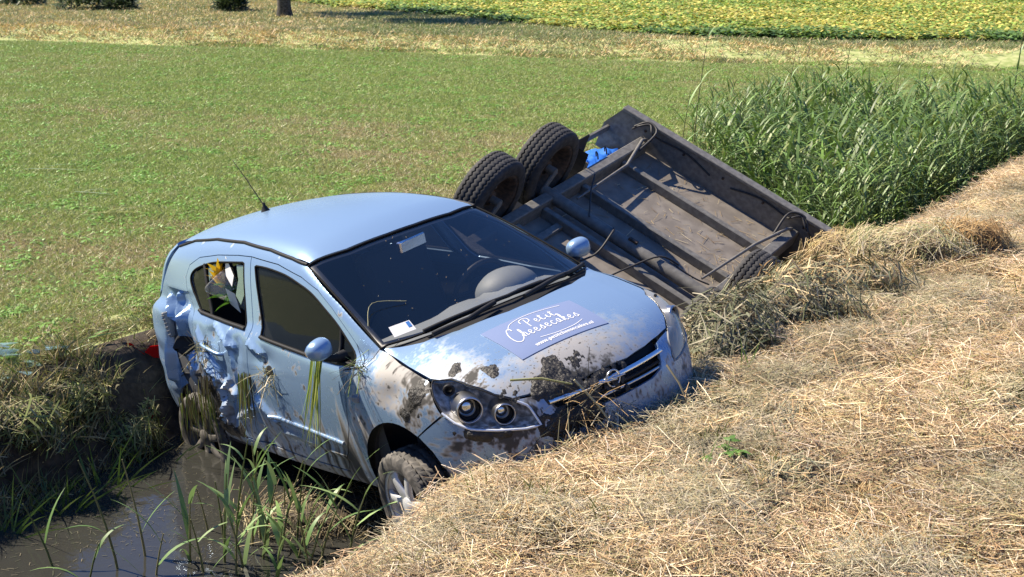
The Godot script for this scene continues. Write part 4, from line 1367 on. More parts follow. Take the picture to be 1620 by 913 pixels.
# the magnetic sign on the bonnet, its lettering drawn with a pen
func build_sign() -> void:
	var film := panel("advertising_sign", [Vector2(1.511, .347), Vector2(1.56, -.209), Vector2(1.834, -.215), Vector2(1.814, .343)], TOP, M.sign_film, car, {"off": .0035, "skirt": .004, "intact": true, "gap": 0.0})
	var place := func(u: float, v: float) -> Vector3:
		var x := lerpf(lerpf(1.814, 1.834, u), lerpf(1.511, 1.56, u), v)
		var p := on_body(TOP, Vector2(x, lerpf(.343, -.215, u)))
		return p + body_normal(p) * .0052
	var W := .56
	var H := .29
	var pen := func(b: MB, pts: Array, thick: float) -> void:
		var prev := []
		for k in pts.size():
			var d: Vector2 = ((pts[mini(k + 1, pts.size() - 1)] - pts[maxi(k - 1, 0)]) * Vector2(W, H)).normalized()
			var s := Vector2(-d.y / W, d.x / H) * thick * .5
			var row := [b.vert(place.call(pts[k].x + s.x, pts[k].y + s.y), Vector3.UP), b.vert(place.call(pts[k].x - s.x, pts[k].y - s.y), Vector3.UP)]
			if k > 0: b.quad(prev[0], prev[1], row[1], row[0])
			prev = row
	var glyphs := {
		"e": [[0, .4, .4, .55, .48, .85, .28, 1, .08, .75, .1, .25, .35, 0, .75, .3]], "s": [[0, .2, .38, 1.05, .45, .75, .55, .25, .3, 0, .1, .1], [.4, .04, .7, .25]],
		"c": [[.52, .8, .32, 1, .08, .7, .1, .25, .35, 0, .75, .3]], "a": [[.5, .85, .28, 1, .05, .5, .2, .03, .42, .3, .55, .95], [.55, .95, .53, .2, .8, .2]],
		"h": [[-.05, .15, .3, 1.5, .25, 2.1, .1, 1.7, .05, 0], [.06, .4, .33, 1, .5, .8, .48, .15, .8, .25]], "k": [[-.05, .15, .3, 1.5, .25, 2.1, .1, 1.6, .05, 0], [.06, .4, .4, 1, .42, .65, .12, .5], [.15, .5, .5, 0, .8, .25]],
		"t": [[-.05, .3, .25, 1.7], [.25, 1.7, .15, .3, .35, 0, .7, .3], [-.1, 1.2, .55, 1.35]], "i": [[0, .3, .2, 1, .15, .2, .3, 0, .6, .3], [.24, 1.45, .28, 1.5]],
		"P": [[.5, -.1, .62, 1.2, .85, 2.5], [-.3, 1.6, -.1, 2.4, .7, 2.8, 1.5, 2.6, 1.55, 1.8, 1.0, 1.3, .62, 1.3]], "C": [[1.25, 1.9, 1.25, 2.4, .8, 2.3, .25, 1.2, .25, .0, .8, -.35, 1.4, .1, 1.6, .6]],
	}
	var write := func(b: MB, text: String, u: float, v: float, size: float, thick: float, advance: Dictionary) -> void:
		for ch in text:
			for stroke in glyphs[ch]:
				var pts := []
				for k in range(0, stroke.size(), 2): pts.append(Vector2(u + stroke[k] * size / W, v + stroke[k + 1] * size / H + (u - .5) * .0))
				pen.call(b, smooth_path(pts, 4), thick)
			u += advance.get(ch, .72) * size / W
	var b := MB.new()
	write.call(b, "C", .11, .40, .044, .0048, {})
	write.call(b, "heesecakes", .245, .405, .036, .0046, {"h": 1.0, "e": .98, "s": .95, "c": .98, "a": 1.05, "k": 1.0})
	write.call(b, "P", .36, .60, .030, .0048, {})
	write.call(b, "etit", .475, .64, .034, .0046, {"e": 1.05, "t": 1.05, "i": .9})
	pen.call(b, smooth_path([Vector2(.19, .74), Vector2(.28, .89), Vector2(.5, .955), Vector2(.84, .90)], 6), .0035)
	pen.call(b, smooth_path([Vector2(.33, .25), Vector2(.5, .20), Vector2(.7, .215), Vector2(.83, .29)], 6), .003)
	var tm := TextMesh.new()
	var sf := SystemFont.new()
	sf.font_names = PackedStringArray(["Droid Sans"])
	sf.font_weight = 700
	tm.font = sf
	tm.text = "www.petitcheesecakes.nl"
	tm.font_size = 32
	tm.pixel_size = 0.001
	tm.depth = 0.0
	tm.curve_step = 4.0
	var box := tm.get_aabb()
	for s in tm.get_surface_count():
		var a := tm.surface_get_arrays(s)
		var vs: PackedVector3Array = a[Mesh.ARRAY_VERTEX]
		var ns: PackedVector3Array = a[Mesh.ARRAY_NORMAL]
		var ix: PackedInt32Array = a[Mesh.ARRAY_INDEX]
		var base := b.v.size()
		for p in vs: b.vert(place.call(.22 + .66 * (p.x - box.position.x) / box.size.x, .075 + .10 * (p.y - box.position.y) / box.size.y), Vector3.UP)
		for k in ix: b.i.append(base + k)
	part("sign_lettering", b, M.sign_print, film)

# ------------------------------------------------------------------ the trailer, wheels up; axes: x along it, y out of its underside, z across
func build_trailer() -> void:
	var t := thing("overturned_trailer", "dark grey twin-axle trailer upside down in the ditch behind the car", "trailer")
	t.transform = Transform3D(Basis(Vector3(.5475, .1569, -.8220), Vector3(.2884, .8867, .3613), Vector3(.7856, -.4349, .4402)).orthonormalized(), Vector3(.942, 1.1855, -10.3145))
	var put := func(called: String, size: Vector3, at: Vector3, m: Material, bevel := .006, turn := Basis()) -> void:
		var b := MB.new()
		b.box(size, Transform3D(turn, at), bevel)
		part(called, b, m, t)
	put.call("deck_board", Vector3(2.72, .022, 1.40), Vector3(.03, -.235, 0), M.brown_board, .003)
	for s in [-1.0, 1.0]:
		put.call("chassis_beam", Vector3(2.74, .13, .085), Vector3(-.01, -.165, .715 * s), M.grey_steel, .008)
	for a in [.935, .32, -.24, -.62, -1.22]:
		put.call("cross_beam", Vector3(.055, .075, 1.344), Vector3(a, -.186, 0), M.grey_steel, .006)
	# end boards
	for e in [1.395, -1.36]:
		var b := MB.new()
		var out := [Vector2(-.995, .017), Vector2(.995, .017), Vector2(1.06, -.10), Vector2(1.06, -.42), Vector2(-1.12, -.42), Vector2(-1.12, -.19)]
		var front := []; var back := []
		for p in out:
			front.append(Vector3(e - .017, p.y, p.x)); back.append(Vector3(e + .017, p.y, p.x))
		b.face_out(front, Vector3(e, -.2, 0)); b.face_out(back, Vector3(e, -.2, 0))
		for k in out.size(): b.face_out([front[k], front[(k + 1) % 6], back[(k + 1) % 6], back[k]], Vector3(e, -.2, 0))
		part("end_board", b, M.grey_steel, t)
		var lip := MB.new()
		lip.box(Vector3(.085, .03, 1.99), Transform3D(Basis(), Vector3(e - .012, .026, 0)), .006)
		part("board_lip", lip, M.grey_steel, t)
		for k in 5:
			var bolt := MB.new()
			bolt.lathe([Vector2(.013, -.008), Vector2(.011, .008), Vector2(.001, .009)], 6, Transform3D(Basis(Vector3.UP, -PI / 2), Vector3(e - .02, -.06, -.75 + k * .38)))
			part("bolt", bolt, M.rusty_rim, t)
	# axles, their arms and wheels
	for a in [0.0, -.745]:
		var b := MB.new()
		b.tube([Vector3(a - .10, -.125, -.79), Vector3(a - .10, -.125, .79)], .05, 8)
		part("axle_tube", b, M.grey_steel, t)
		for s in [-1.0, 1.0]:
			var c := MB.new()
			c.box(Vector3(.20, .045, .025), Transform3D(Basis(Vector3(0, 0, 1), .85), Vector3(a - .05, -.065, .795 * s)), .01)
			c.tube([Vector3(a, 0, .79 * s), Vector3(a, 0, .90 * s)], [.035, .03], 16)
			part("suspension_arm", c, M.grey_steel, t)
			trailer_wheel(t, Vector3(a, 0, .90 * s), s < 0.0)
	for s in [-1.0, 1.0]:
		var b := MB.new()
		var path := smooth_path([Vector2(.43, .02), Vector2(.41, -.2), Vector2(.30, -.36), Vector2(.0, -.42), Vector2(-.72, -.42), Vector2(-1.05, -.36), Vector2(-1.16, -.2), Vector2(-1.18, .02)], 5)
		for k in path.size() - 1:
			var p := [Vector3(path[k].x, path[k].y, .765 * s), Vector3(path[k + 1].x, path[k + 1].y, .765 * s), Vector3(path[k + 1].x, path[k + 1].y, 1.03 * s), Vector3(path[k].x, path[k].y, 1.03 * s)]
			b.face_out(p, Vector3(-.37, .3, .9 * s))
			b.face_out([p[0] + Vector3(0, .012, 0), p[1] + Vector3(0, .012, 0), p[2] + Vector3(0, .012, 0), p[3] + Vector3(0, .012, 0)], Vector3(-.37, -3, .9 * s))
			b.face_out([p[0], p[1], p[1] + Vector3(0, -.03, .0), p[0] + Vector3(0, -.03, 0)], Vector3(-.37, 0, 0))
		part("mudguard", b, M.black_plastic, t)
		put.call("mudguard_bracket", Vector3(.30, .20, .012), Vector3(.62, -.11, .955 * s), M.black_plastic, .004)
		put.call("mudguard_bracket", Vector3(.012, .22, .26), Vector3(.47, -.17, .885 * s), M.grey_steel, .004)
		put.call("side_rail", Vector3(.72, .055, .025), Vector3(1.02, -.215, 1.07 * s), M.grey_steel, .004)
		var rod := MB.new()
		rod.tube([Vector3(1.33, -.10, .70 * s), Vector3(1.22, -.06, .69 * s), Vector3(.86, -.12, .60 * s), Vector3(.02, -.10, .56 * s)], [.014, .014, .013, .009], 8)
		part("brake_rod", rod, M.grey_steel, t)
		var c := MB.new()
		c.tube(smooth_path([Vector3(1.37, -.10, .86 * s), Vector3(1.31, -.02, .80 * s), Vector3(1.34, .03, .72 * s), Vector3(1.29, .0, .66 * s), Vector3(1.36, -.05, .60 * s), Vector3(1.372, -.04, .35 * s), Vector3(1.372, -.10, .1 * s)], 5), .008, 6)
		c.tube(smooth_path([Vector3(1.31, -.04, .83 * s), Vector3(1.35, .04, .74 * s), Vector3(1.30, .02, .63 * s), Vector3(1.10, -.09, .64 * s)], 5), .010, 6)
		part("cable_loop", c, M.cable, t)
	var cb := MB.new()
	cb.tube(smooth_path([Vector3(-.08, -.08, -.17), Vector3(-.22, -.03, -.12), Vector3(-.40, -.14, -.11), Vector3(-.55, -.22, -.2)], 5), .008, 6)
	cb.tube(smooth_path([Vector3(.02, -.11, .36), Vector3(-.10, -.06, .24), Vector3(-.33, -.15, .12), Vector3(-.6, -.2, .05)], 5), .007, 6)
	cb.tube(smooth_path([Vector3(-.02, -.10, .3), Vector3(.0, -.12, .5), Vector3(.05, -.13, .62)], 5), .006, 6)
	cb.tube([Vector3(.28, .0, -.60), Vector3(.12, -.04, -.52), Vector3(-.14, -.07, -.36)], .006, 6)
	part("brake_cable", cb, M.cable, t)
	put.call("cable_clip", Vector3(.03, .02, .075), Vector3(-.095, -.07, .01), M.rusty_rim, .003)
	put.call("underside_clutter", Vector3(.35, .03, .06), Vector3(-.42, -.20, -.50), M.grey_steel, .004)
	# the body it carries, crushed under it
	for s in [-1.0, 1.0]: put.call("side_wall", Vector3(2.5, .62, .03), Vector3(.0, -.56, .70 * s), M.black_plastic, .005)
	put.call("end_wall", Vector3(.03, .62, 1.37), Vector3(1.2, -.56, 0), M.black_plastic, .005)
	put.call("end_wall", Vector3(.03, .62, 1.37), Vector3(-1.2, -.56, 0), M.black_plastic, .005)
	# the tarpaulin that hangs out behind it
	var tarp := MB.new()
	var ids := []
	for i in 15:
		var row := []
		for j in 12:
			var a := lerpf(.78, 1.34, i / 14.0)
			var z := lerpf(-.80, -1.2, j / 11.0)
			row.append(tarp.vert(t.transform * Vector3(a + .03 * noise.get_noise_2d(j * 90.0, i * 30.0), -.33 - .06 * pow(j / 11.0, 2.0) + .06 * noise.get_noise_2d(i * 45.0, j * 45.0) - .25 * pow(j / 11.0, 4.0), z)))
		if ids.size():
			for j in 11: tarp.quad(ids[-1][j], ids[-1][j + 1], row[j + 1], row[j])
		ids.append(row)
	tarp.smooth()
	var tp := thing("blue_tarpaulin", "crumpled bright blue tarpaulin hanging out under the overturned trailer's raised edge", "tarpaulin")
	part("sheet", tarp, M.tarp_blue, tp)
	for k in 2:
		var h := MB.new()
		h.tube(smooth_path([t.transform * Vector3(1.0 + k * .14, -.30, -.90), t.transform * Vector3(1.02 + k * .14, -.27, -.93), t.transform * Vector3(1.05 + k * .14, -.28, -.96), t.transform * Vector3(1.04 + k * .14, -.31, -.94)], 5), .006, 6)
		part("tie_hook", h, M.cable, tp)
	# bits of straw on the deck
	var st := MB.new()
	for k in 210:
		var a := rf(-.2, 1.32)
		var z := rf(-.6, .66)
		if rng.randf() < .55: z = lerpf(z, .58, rng.randf()); a = lerpf(a, 1.25 if rng.randf() < .5 else .5, rng.randf() * .9)
		st.tint = [Color(.5, .36, .17), Color(.35, .24, .1), Color(.24, .16, .08), Color(.6, .5, .3)][rng.randi() % 4]
		var d := flat_dir()
		st.straw(Vector3(a, -.221 + .004 * rng.randf(), z), (d + Vector3.UP * rf(.0, .12)).normalized(), rf(.002, .005), rf(.02, .11), flat_dir() * .2)
	var sc := part("straw_scraps", st, M.dry)
	sc.transform = t.transform
	tag(sc, "loose bits of straw scattered on the trailer's brown underside", "straw", "", "stuff")

# ------------------------------------------------------------------ small things
func hay_heap(called: String, label: String, at: Vector3, r: Vector3, count: int, colors: Array, long := 0.18, core := "straw_soil", leafy := false, kind := "hay heap", group := "heaps of cut hay along the ditch edge") -> void:
	var o := thing(called, label, kind, group, at)
	var b := MB.new()
	var ph := rng.randf() * 900.0
	var shape := func(d: Vector3) -> Vector3: return d * r * (0.86 + 0.55 * noise.get_noise_3d(d.x * 85.0 + ph, d.y * 85.0, d.z * 85.0))
	var rows := []
	for a in 10:
		var row := []
		for k in 18:
			var th := PI * .62 * a / 9.0
			row.append(b.vert(.86 * shape.call(Vector3(sin(th) * cos(TAU * k / 18.0), cos(th), sin(th) * sin(TAU * k / 18.0)))))
		if rows.size():
			for k in 18: b.quad(rows[-1][k], rows[-1][(k + 1) % 18], row[(k + 1) % 18], row[k])
		rows.append(row)
	b.smooth()
	for k in b.n.size():
		if b.n[k].dot(b.v[k]) < 0.0: b.n[k] = -b.n[k]
	part("heap_core", b, M[core], o)
	var s := MB.new()
	for k in count:
		var d := Vector3(rf(-1, 1), rf(-.25, 1), rf(-1, 1)).normalized()
		var p: Vector3 = shape.call(d) * rf(.95, 1.10) * (1.0 if rng.randf() < .85 else rf(1.0, 1.25))
		var tang := d.cross(Vector3(rf(-1, 1), rf(-1, 1), rf(-1, 1))).normalized()
		s.tint = colors[rng.randi() % colors.size()] * rf(.65, 1.25)
		var dir := (tang + d * rf(-.15, .5) + Vector3.DOWN * .25).normalized()
		var l := rf(.4, 1.2) * long
		if leafy and rng.randf() < .55: s.blade(p - dir * l * .5, dir, dir.cross(d + Vector3(rf(-.6, .6), rf(-.6, .6), rf(-.6, .6))).normalized(), rf(.007, .016), l, Vector3(rf(-.3, .3), rf(-.5, .1), rf(-.3, .3)), 3, .6)
		else: s.straw(p - dir * l * .5, dir, rf(.002, .006), l, Vector3(rf(-.3, .3), rf(-.35, .1), rf(-.3, .3)))
	var st := part("stalks", s, M.dry, o)
	st.set_meta("kind", "stuff")

func dangling(called: String, label: String, at: Vector3, count: int, length: float, spread: float, drift: Vector3, colors: Array, width := .007, group := "") -> void:
	var o := thing(called, label, "plant debris", group, at)
	for k in mini(count, 3) if false else 1:
		var b := MB.new()
		for j in count:
			b.tint = colors[rng.randi() % colors.size()] * rf(.7, 1.25)
			var d := (Vector3.DOWN + drift * rf(.5, 1.3) + flat_dir() * rf(.0, .12)).normalized()
			b.blade(Vector3(rf(-1, 1), rf(-.3, .5), rf(-1, 1)) * spread, d, flat_dir(), width * rf(.6, 1.4), length * rf(.45, 1.0), flat_dir() * .08, 5, .7)
		part("strands", b, M.leaf, o)

func clump(called: String, label: String, at: Vector3, r: float, count: int, colors: Array, group := "") -> void:
	var o := thing(called, label, "plant debris", group, at)
	var b := MB.new()
	for j in count:
		b.tint = colors[rng.randi() % colors.size()] * rf(.6, 1.25)
		var d := Vector3(rf(-1, 1), rf(-1, .8), rf(-1, 1)).normalized()
		b.straw(Vector3(rf(-1, 1), rf(-1, 1), rf(-1, 1)) * r * .5, d, rf(.002, .005), r * rf(.6, 1.8), Vector3.DOWN * rf(.0, .6))
	part("stalks", b, M.dry, o)

func reed(label: String, at: Vector3, h: float, leaves: int, lean: Vector3, seed_: int, group := "reeds standing in the ditch water", green := 1.45) -> void:
	rng.seed = seed_
	var o := thing("reed", label, "reed", group, at)
	var path := []
	for k in 6:
		var f := k / 5.0
		path.append(Vector3.UP * h * f + lean * h * f * f)
	var b := MB.new()
	b.tint = Color(.24, .22, .10).lerp(Color(.10, .13, .04), rng.randf())
	b.tube(path, [.008, .0075, .007, .006, .0045, .003], 6)
	part("stem", b, M.leaf, o)
	var spin := rng.randf() * TAU
	for k in leaves:
		var f := 0.35 + 0.65 * (k + rng.randf() * .6) / maxf(leaves, 1.0)
		spin += PI + rf(-.7, .7)
		var out := Vector3(cos(spin), 0, sin(spin) * .6)
		var dir := (out * rf(.3, .8) + Vector3.UP * rf(.7, 1.4)).normalized()
		var l := MB.new()
		l.tint = [Color(.085, .15, .045), Color(.12, .19, .06), Color(.16, .23, .09)][rng.randi() % 3] * rf(.8, 1.2) * green
		l.blade(Vector3.UP * h * f + lean * h * f * f, dir, dir.cross(Vector3.UP).normalized(), rf(.018, .036), rf(.2, .42), out * .25 + Vector3.DOWN * rf(.05, .55), 7, .6)
		part("leaf", l, M.leaf, o)

func fallen_leaf(label: String, at: Vector3, turn: float, l: float, col: Color, group := "reed leaves flung onto the field") -> void:
	var b := MB.new()
	b.tint = col
	var d := Vector3(cos(turn), .06, sin(turn))
	b.blade(Vector3.UP * .05, d, d.cross(Vector3.UP).normalized(), .035, l, Vector3(.1, -.06, .1), 6, .5)
	b.blade(Vector3.UP * .06 + d * l * .3, (d + Vector3(.1, .15, -.3)).normalized(), d.cross(Vector3.UP).normalized(), .028, l * .5, Vector3(0, -.1, .1), 6, .5)
	var o := part("fallen_reed_leaf", b, M.leaf, self, at)
	tag(o, label, "leaf", group)

func small_things() -> void:
	var X := car.transform
	var on := func(x: float, y: float, out: float) -> Vector3:
		return X * (wreck(on_body(SIDE, Vector2(x, y))) + Vector3(0, 0, out))
	var wet := [Color(.16, .15, .06), Color(.1, .09, .045), Color(.2, .2, .07), Color(.06, .05, .03)]
	var fresh := [Color(.17, .25, .04), Color(.26, .33, .07), Color(.34, .36, .10), Color(.12, .17, .03)]
	var grey := [Color(.22, .215, .13), Color(.155, .165, .085), Color(.36, .325, .22), Color(.07, .07, .04), Color(.11, .125, .05), Color(.13, .10, .06)]
	var gold := [Color(.5, .36, .17), Color(.58, .45, .25), Color(.4, .26, .11), Color(.66, .56, .37)]
	rng.seed = 11
	dangling("hanging_grass_bunch", "long bunch of fresh green grass blades hanging from the car's right door mirror", X * Vector3(.80, .95, .90), 24, .62, .035, Vector3(-.14, 0, .04), fresh, .011)
	dangling("hanging_grass_bunch", "brown and green grass hanging down the gap between the two right doors", on.call(-.17, .74, .03), 34, .42, .04, Vector3(.03, 0, .0), wet + [fresh[0]], .008)
	dangling("hanging_grass_bunch", "thin wet grass hanging over the rear edge of the dented rear door", on.call(-.90, .62, .02), 16, .3, .04, Vector3.ZERO, wet, .007)
	clump("hay_tuft", "small tuft of hay caught in the front door's empty handle hole", on.call(.10, .76, .02), .09, 70, wet + [gold[3]], "tufts of hay caught on the car's right side")
	clump("hay_tuft", "dark tuft of wet hay caught behind the rear door handle", on.call(-.72, .84, .02), .09, 70, wet, "tufts of hay caught on the car's right side")
	clump("hay_tuft", "dark tuft of grass caught at the foot of the windscreen pillar beside the mirror", on.call(1.04, .90, .02), .08, 60, [wet[1], wet[3], fresh[3]], "tufts of hay caught on the car's right side")
	dangling("hanging_grass_bunch", "muddy wet weed draped over the car's right rear wheel", X * Vector3(-.98, .50, .86), 90, .34, .11, Vector3(.12, 0, .05), [wet[1], wet[3], wet[0], fresh[3]], .007)
	clump("hay_tuft", "clump of black muddy straw stuck in the right half of the grille", X * Vector3(2.04, .62, .25), .16, 130, [wet[3], wet[1], wet[3], gold[2]], "tufts of hay caught on the car's nose")
	clump("hay_tuft", "ragged straw hanging from the bumper below the emblem", X * Vector3(2.06, .52, .06), .12, 80, [wet[3], wet[1], gold[3]], "tufts of hay caught on the car's nose")
	for k in 3:
		var b := MB.new()
		b.tint = [Color(.26, .26, .10), Color(.45, .40, .22), Color(.4, .33, .18)][k]
		var pa: Array = [[Vector3(1.90, .80, .50), Vector3(2.03, .72, .24)], [Vector3(2.04, .72, .23), Vector3(2.14, .40, .10)], [Vector3(2.08, .60, -.33), Vector3(2.18, .40, -.34)]][k]
		b.tube([pa[0] + Vector3(0, .02, 0), (pa[0] + pa[1]) * .5 + Vector3(.01, .03, 0), pa[1]], [.006, .006, .004], 6)
		var o := part("broken_reed_stalk", b, M.dry, self, X)
		tag(o, ["green reed stalk lying across the muddy bonnet lip", "pale reed stalk leaning down over the muddy bumper", "short straw stalk leaning on the bumper under the chrome bar"][k], "stalk")
	# chaff on the windscreen
	var ch := MB.new()
	for k in 36:
		var q := Vector2(rf(.48, 1.22), rf(-.55, .62) if rng.randf() < .6 else rf(.1, .62))
		if absf(q.y) > .56 + (q.x - .4) * .16: continue
		var p := on_body(TOP, q)
		var nn := body_normal(p)
		var d := nn.cross(flat_dir()).normalized()
		ch.tint = gold[rng.randi() % 4] * rf(.4, .8)
		ch.straw(p + nn * .001, (d + nn * .1).normalized(), rf(.0008, .0018), rf(.003, .016), nn * .05)
	ch.tint = Color(.3, .29, .16)
	ch.tube(smooth_path([on_body(TOP, Vector2(.98, .66)) + Vector3(0, .004, 0), on_body(TOP, Vector2(.90, .56)) + Vector3(0, .03, 0), on_body(TOP, Vector2(.98, .40)) + Vector3(0, .006, 0)], 5), .0022, 4)
	tag(part("straw_flecks", ch, M.dry, self, X), "tiny flecks of straw stuck all over the windscreen", "straw", "", "stuff")
	# flowers behind the broken rear window
	var bq := thing("flower_bouquet", "bouquet of yellow flowers in clear wrap behind the broken rear side window", "bouquet")
	bq.transform = X * Transform3D(Basis(Vector3(0, 0, 1), .5), Vector3(-.62, 1.02, .56))
	var wrap := MB.new()
	wrap.lathe([Vector2(.01, -.02), Vector2(.05, .08), Vector2(.11, .22), Vector2(.10, .24)], 12, Transform3D(Basis(Vector3.RIGHT, -PI / 2).rotated(Vector3.RIGHT, .3), Vector3.ZERO))
	part("wrapping", wrap, M.wrap_film, bq)
	var paper := MB.new()
	paper.flat([Vector3(.03, -.04, .05), Vector3(.16, .05, .09), Vector3(.10, .12, .10), Vector3(.02, .04, .08)])
	paper.flat([Vector3(.10, .20, .06), Vector3(.20, .28, .05), Vector3(.22, .14, .07), Vector3(.15, .10, .08)])
	part("paper", paper, M.white_print, bq)
	for k in 4:
		var f := MB.new()
		var p := Vector3(rf(-.05, .07), rf(.14, .24), rf(.02, .08))
		f.tint = Color(.75, .48, .02)
		for j in 6: f.blade(p, (Vector3(cos(j * TAU / 6.0), 1.6, sin(j * TAU / 6.0))).normalized(), Vector3(-sin(j * TAU / 6.0), 0, cos(j * TAU / 6.0)), .045, .085, Vector3(cos(j * TAU / 6.0), .2, sin(j * TAU / 6.0)) * .3, 4, .5)
		part("flower", f, M.leaf, bq)
	for k in 12:
		var f := MB.new()
		f.tint = Color(.10, .24, .03) * rf(.7, 1.4)
		var d := (flat_dir() + Vector3.UP * rf(.0, 1.0)).normalized()
		f.blade(Vector3(rf(-.06, .06), rf(.02, .16), rf(.0, .08)), d, d.cross(Vector3.UP).normalized(), .06, rf(.08, .14), Vector3.DOWN * .3, 4, .4)
		part("leaf", f, M.leaf, bq)
	# heaps of cut hay between the trailer and the bank
	hay_heap("hay_heap", "dense grey-green heap of cut reeds beside the car's left headlight", Vector3(1.24, .76, -8.08), Vector3(.32, .50, .40), 3000, grey, .22, "straw_soil", true)
	hay_heap("hay_heap", "long grey-green heap of cut reeds in front of the trailer's lower wheels", Vector3(1.68, .84, -8.62), Vector3(.50, .38, .34), 3400, grey + [gold[1]], .24, "straw_soil", true)
	hay_heap("hay_heap", "dark earthy heap of torn turf and straw at the trailer's lower corner", Vector3(2.16, .95, -9.22), Vector3(.46, .27, .36), 2300, [wet[0], grey[1], gold[2], grey[0], gold[1]], .18, "soil", true)
	hay_heap("hay_heap", "greenish loose hay heap on the straw bank beyond the trailer", Vector3(2.78, 1.0, -10.1), Vector3(.55, .26, .36), 2100, [Color(.34, .32, .14), gold[1], Color(.26, .27, .12), gold[3]], .2)
	hay_heap("hay_heap", "small brown hay heap standing out on the straw bank", Vector3(3.30, 1.05, -10.15), Vector3(.25, .24, .22), 1100, [Color(.3, .17, .06), Color(.38, .24, .09), gold[2]], .16)
	hay_heap("hay_heap", "low yellow hay heap touching the trailer board's lower end", Vector3(2.36, .97, -10.25), Vector3(.26, .2, .2), 800, [Color(.44, .36, .15), gold[0], gold[1]], .15)
	var hc := "clumps of hay lying on the straw bank"
	hay_heap("hay_clump", "broad grey-green hay clump right of the broad-leaved weed", Vector3(1.27, 1.0, -5.92), Vector3(.20, .10, .14), 700, [grey[0], grey[1], gold[1], grey[2]], .12, "straw_soil", false, "hay clump", hc)
	hay_heap("hay_clump", "brown hay clump nearest the lower right corner of the photo", Vector3(1.55, 1.02, -5.62), Vector3(.20, .08, .13), 600, [gold[0], gold[2], Color(.25, .15, .07)], .13, "straw_soil", false, "hay clump", hc)
	hay_heap("hay_clump", "dark grey hay clump just below the car's left headlight", Vector3(.95, .96, -6.78), Vector3(.22, .09, .16), 700, [grey[2], grey[3], Color(.3, .24, .17), grey[0]], .12, "straw_soil", false, "hay clump", hc)
	hay_heap("hay_clump", "low greyish hay clump behind the broad grey-green one", Vector3(1.45, 1.0, -6.70), Vector3(.24, .08, .16), 650, [grey[0], grey[2], gold[1]], .12, "straw_soil", false, "hay clump", hc)
	hay_heap("hay_clump", "golden clump of coarse straw at the lower edge of the photo", Vector3(.12, .98, -5.44), Vector3(.22, .09, .14), 600, [gold[0], gold[1], gold[2], gold[3]], .16, "straw_soil", false, "hay clump", hc)
	hay_heap("hay_clump", "dark hay clump in front of the bumper's middle", Vector3(.40, .93, -6.50), Vector3(.16, .07, .12), 420, [gold[2], grey[3], gold[1], Color(.22, .14, .07)], .12, "straw_soil", false, "hay clump", hc)
	# sods of turf broken from the far bank
	var sod := [Color(.22, .25, .06), Color(.30, .28, .10), Color(.14, .17, .045), Color(.38, .32, .15), Color(.09, .08, .04)]
	var sg := "sods of turf on the far bank"
	hay_heap("turf_sod", "yellow-green sod of turf sitting in the torn gap of the bank", at_qt(-7.10, 6.25) + Vector3.UP * .02, Vector3(.16, .13, .13), 500, sod, .13, "soil", true, "turf", sg)
	hay_heap("turf_sod", "large ragged sod hanging on the bank below the broken glass", at_qt(-7.12, 5.7) + Vector3.UP * .0, Vector3(.26, .17, .18), 800, sod, .16, "soil", true, "turf", sg)
	hay_heap("turf_sod", "dull sod halfway down the dark bank", at_qt(-6.92, 6.0), Vector3(.2, .15, .16), 600, [sod[2], sod[4], sod[1]], .16, "soil", true, "turf", sg)
	hay_heap("turf_sod", "dark grassy sod at the left edge above the sedges", at_qt(-6.95, 5.2), Vector3(.26, .17, .2), 800, [sod[2], sod[0], sod[4], sod[3]], .18, "soil", true, "turf", sg)
	hay_heap("turf_sod", "earthy sod lowest beside the car's rear wheel", at_qt(-6.80, 6.45), Vector3(.18, .13, .16), 450, [sod[4], sod[2], sod[4]], .14, "soil", true, "turf", sg)
	# litter of broken reeds under the car's side
	hay_heap("reed_litter_heap", "heap of broken brown reeds lying in the water under the car's right sill", Vector3(-.98, -.02, -7.75), Vector3(.62, .17, .34), 900, [Color(.3, .24, .12), Color(.2, .15, .08), Color(.42, .36, .2), wet[3]], .34, "soil")
	# broken lamp glass and window glass on the far bank
	rng.seed = 5
	for k in 3:
		var b := MB.new()
		b.face_out([Vector3(-.07, .01, 0), Vector3(.0, .05, .02), Vector3(.09, .03, .01), Vector3(.05, -.03, -.01)], Vector3(0, -1, -1))
		b.face_out([Vector3(-.07, .01, -.012), Vector3(.0, .05, .008), Vector3(.09, .03, -.002), Vector3(.05, -.03, -.022)], Vector3(0, 1, 1))
		var p: Vector3 = [stands(-2.60, -9.40), stands(-2.42, -9.42), stands(-2.40, -9.10)][k]
		var o := part("tail_lamp_shard", b, M.red_plastic, self, Transform3D(Basis(Vector3(0, 0, 1), [-.5, .3, 1.2][k]).scaled(Vector3.ONE * [1.3, 1.5, 1.0][k]), p + Vector3.UP * [.15, .2, .2][k]))
		tag(o, ["slim red lamp shard lying highest on the torn bank edge", "broad red lamp shard standing between the torn bank and the car's tail", "small red lamp shard lowest on the dark bank beside the car's tail"][k], "shard", "pieces of a red tail lamp")
	for k in 26:
		var b := MB.new()
		var pts := []
		for j in 6: pts.append(Vector3(cos(j * TAU / 6.0) * rf(.015, .075), rf(-.01, .01), sin(j * TAU / 6.0) * rf(.012, .05)))
		b.flat(pts)
		var low := []
		for p in pts: low.append(p + Vector3.DOWN * .005)
		b.flat(low)
		var q := at_qt(-7.42 + rf(-.28, .16), 5.55 + rf(-.45, .42))
		var o := part("glass_shard", b, M.shard_glass, self, Transform3D(Basis(flat_dir(), rf(-.25, .25)), q + Vector3.UP * rf(.04, .07)))
		tag(o, "small blue-green piece of broken window glass lying on the far bank", "glass shard", "broken window glass on the far bank")
	fallen_leaf("long pale reed leaf lying on the field near the left edge of the photo", stands(-5.35, -15.72), .1, .75, Color(.17, .24, .13))
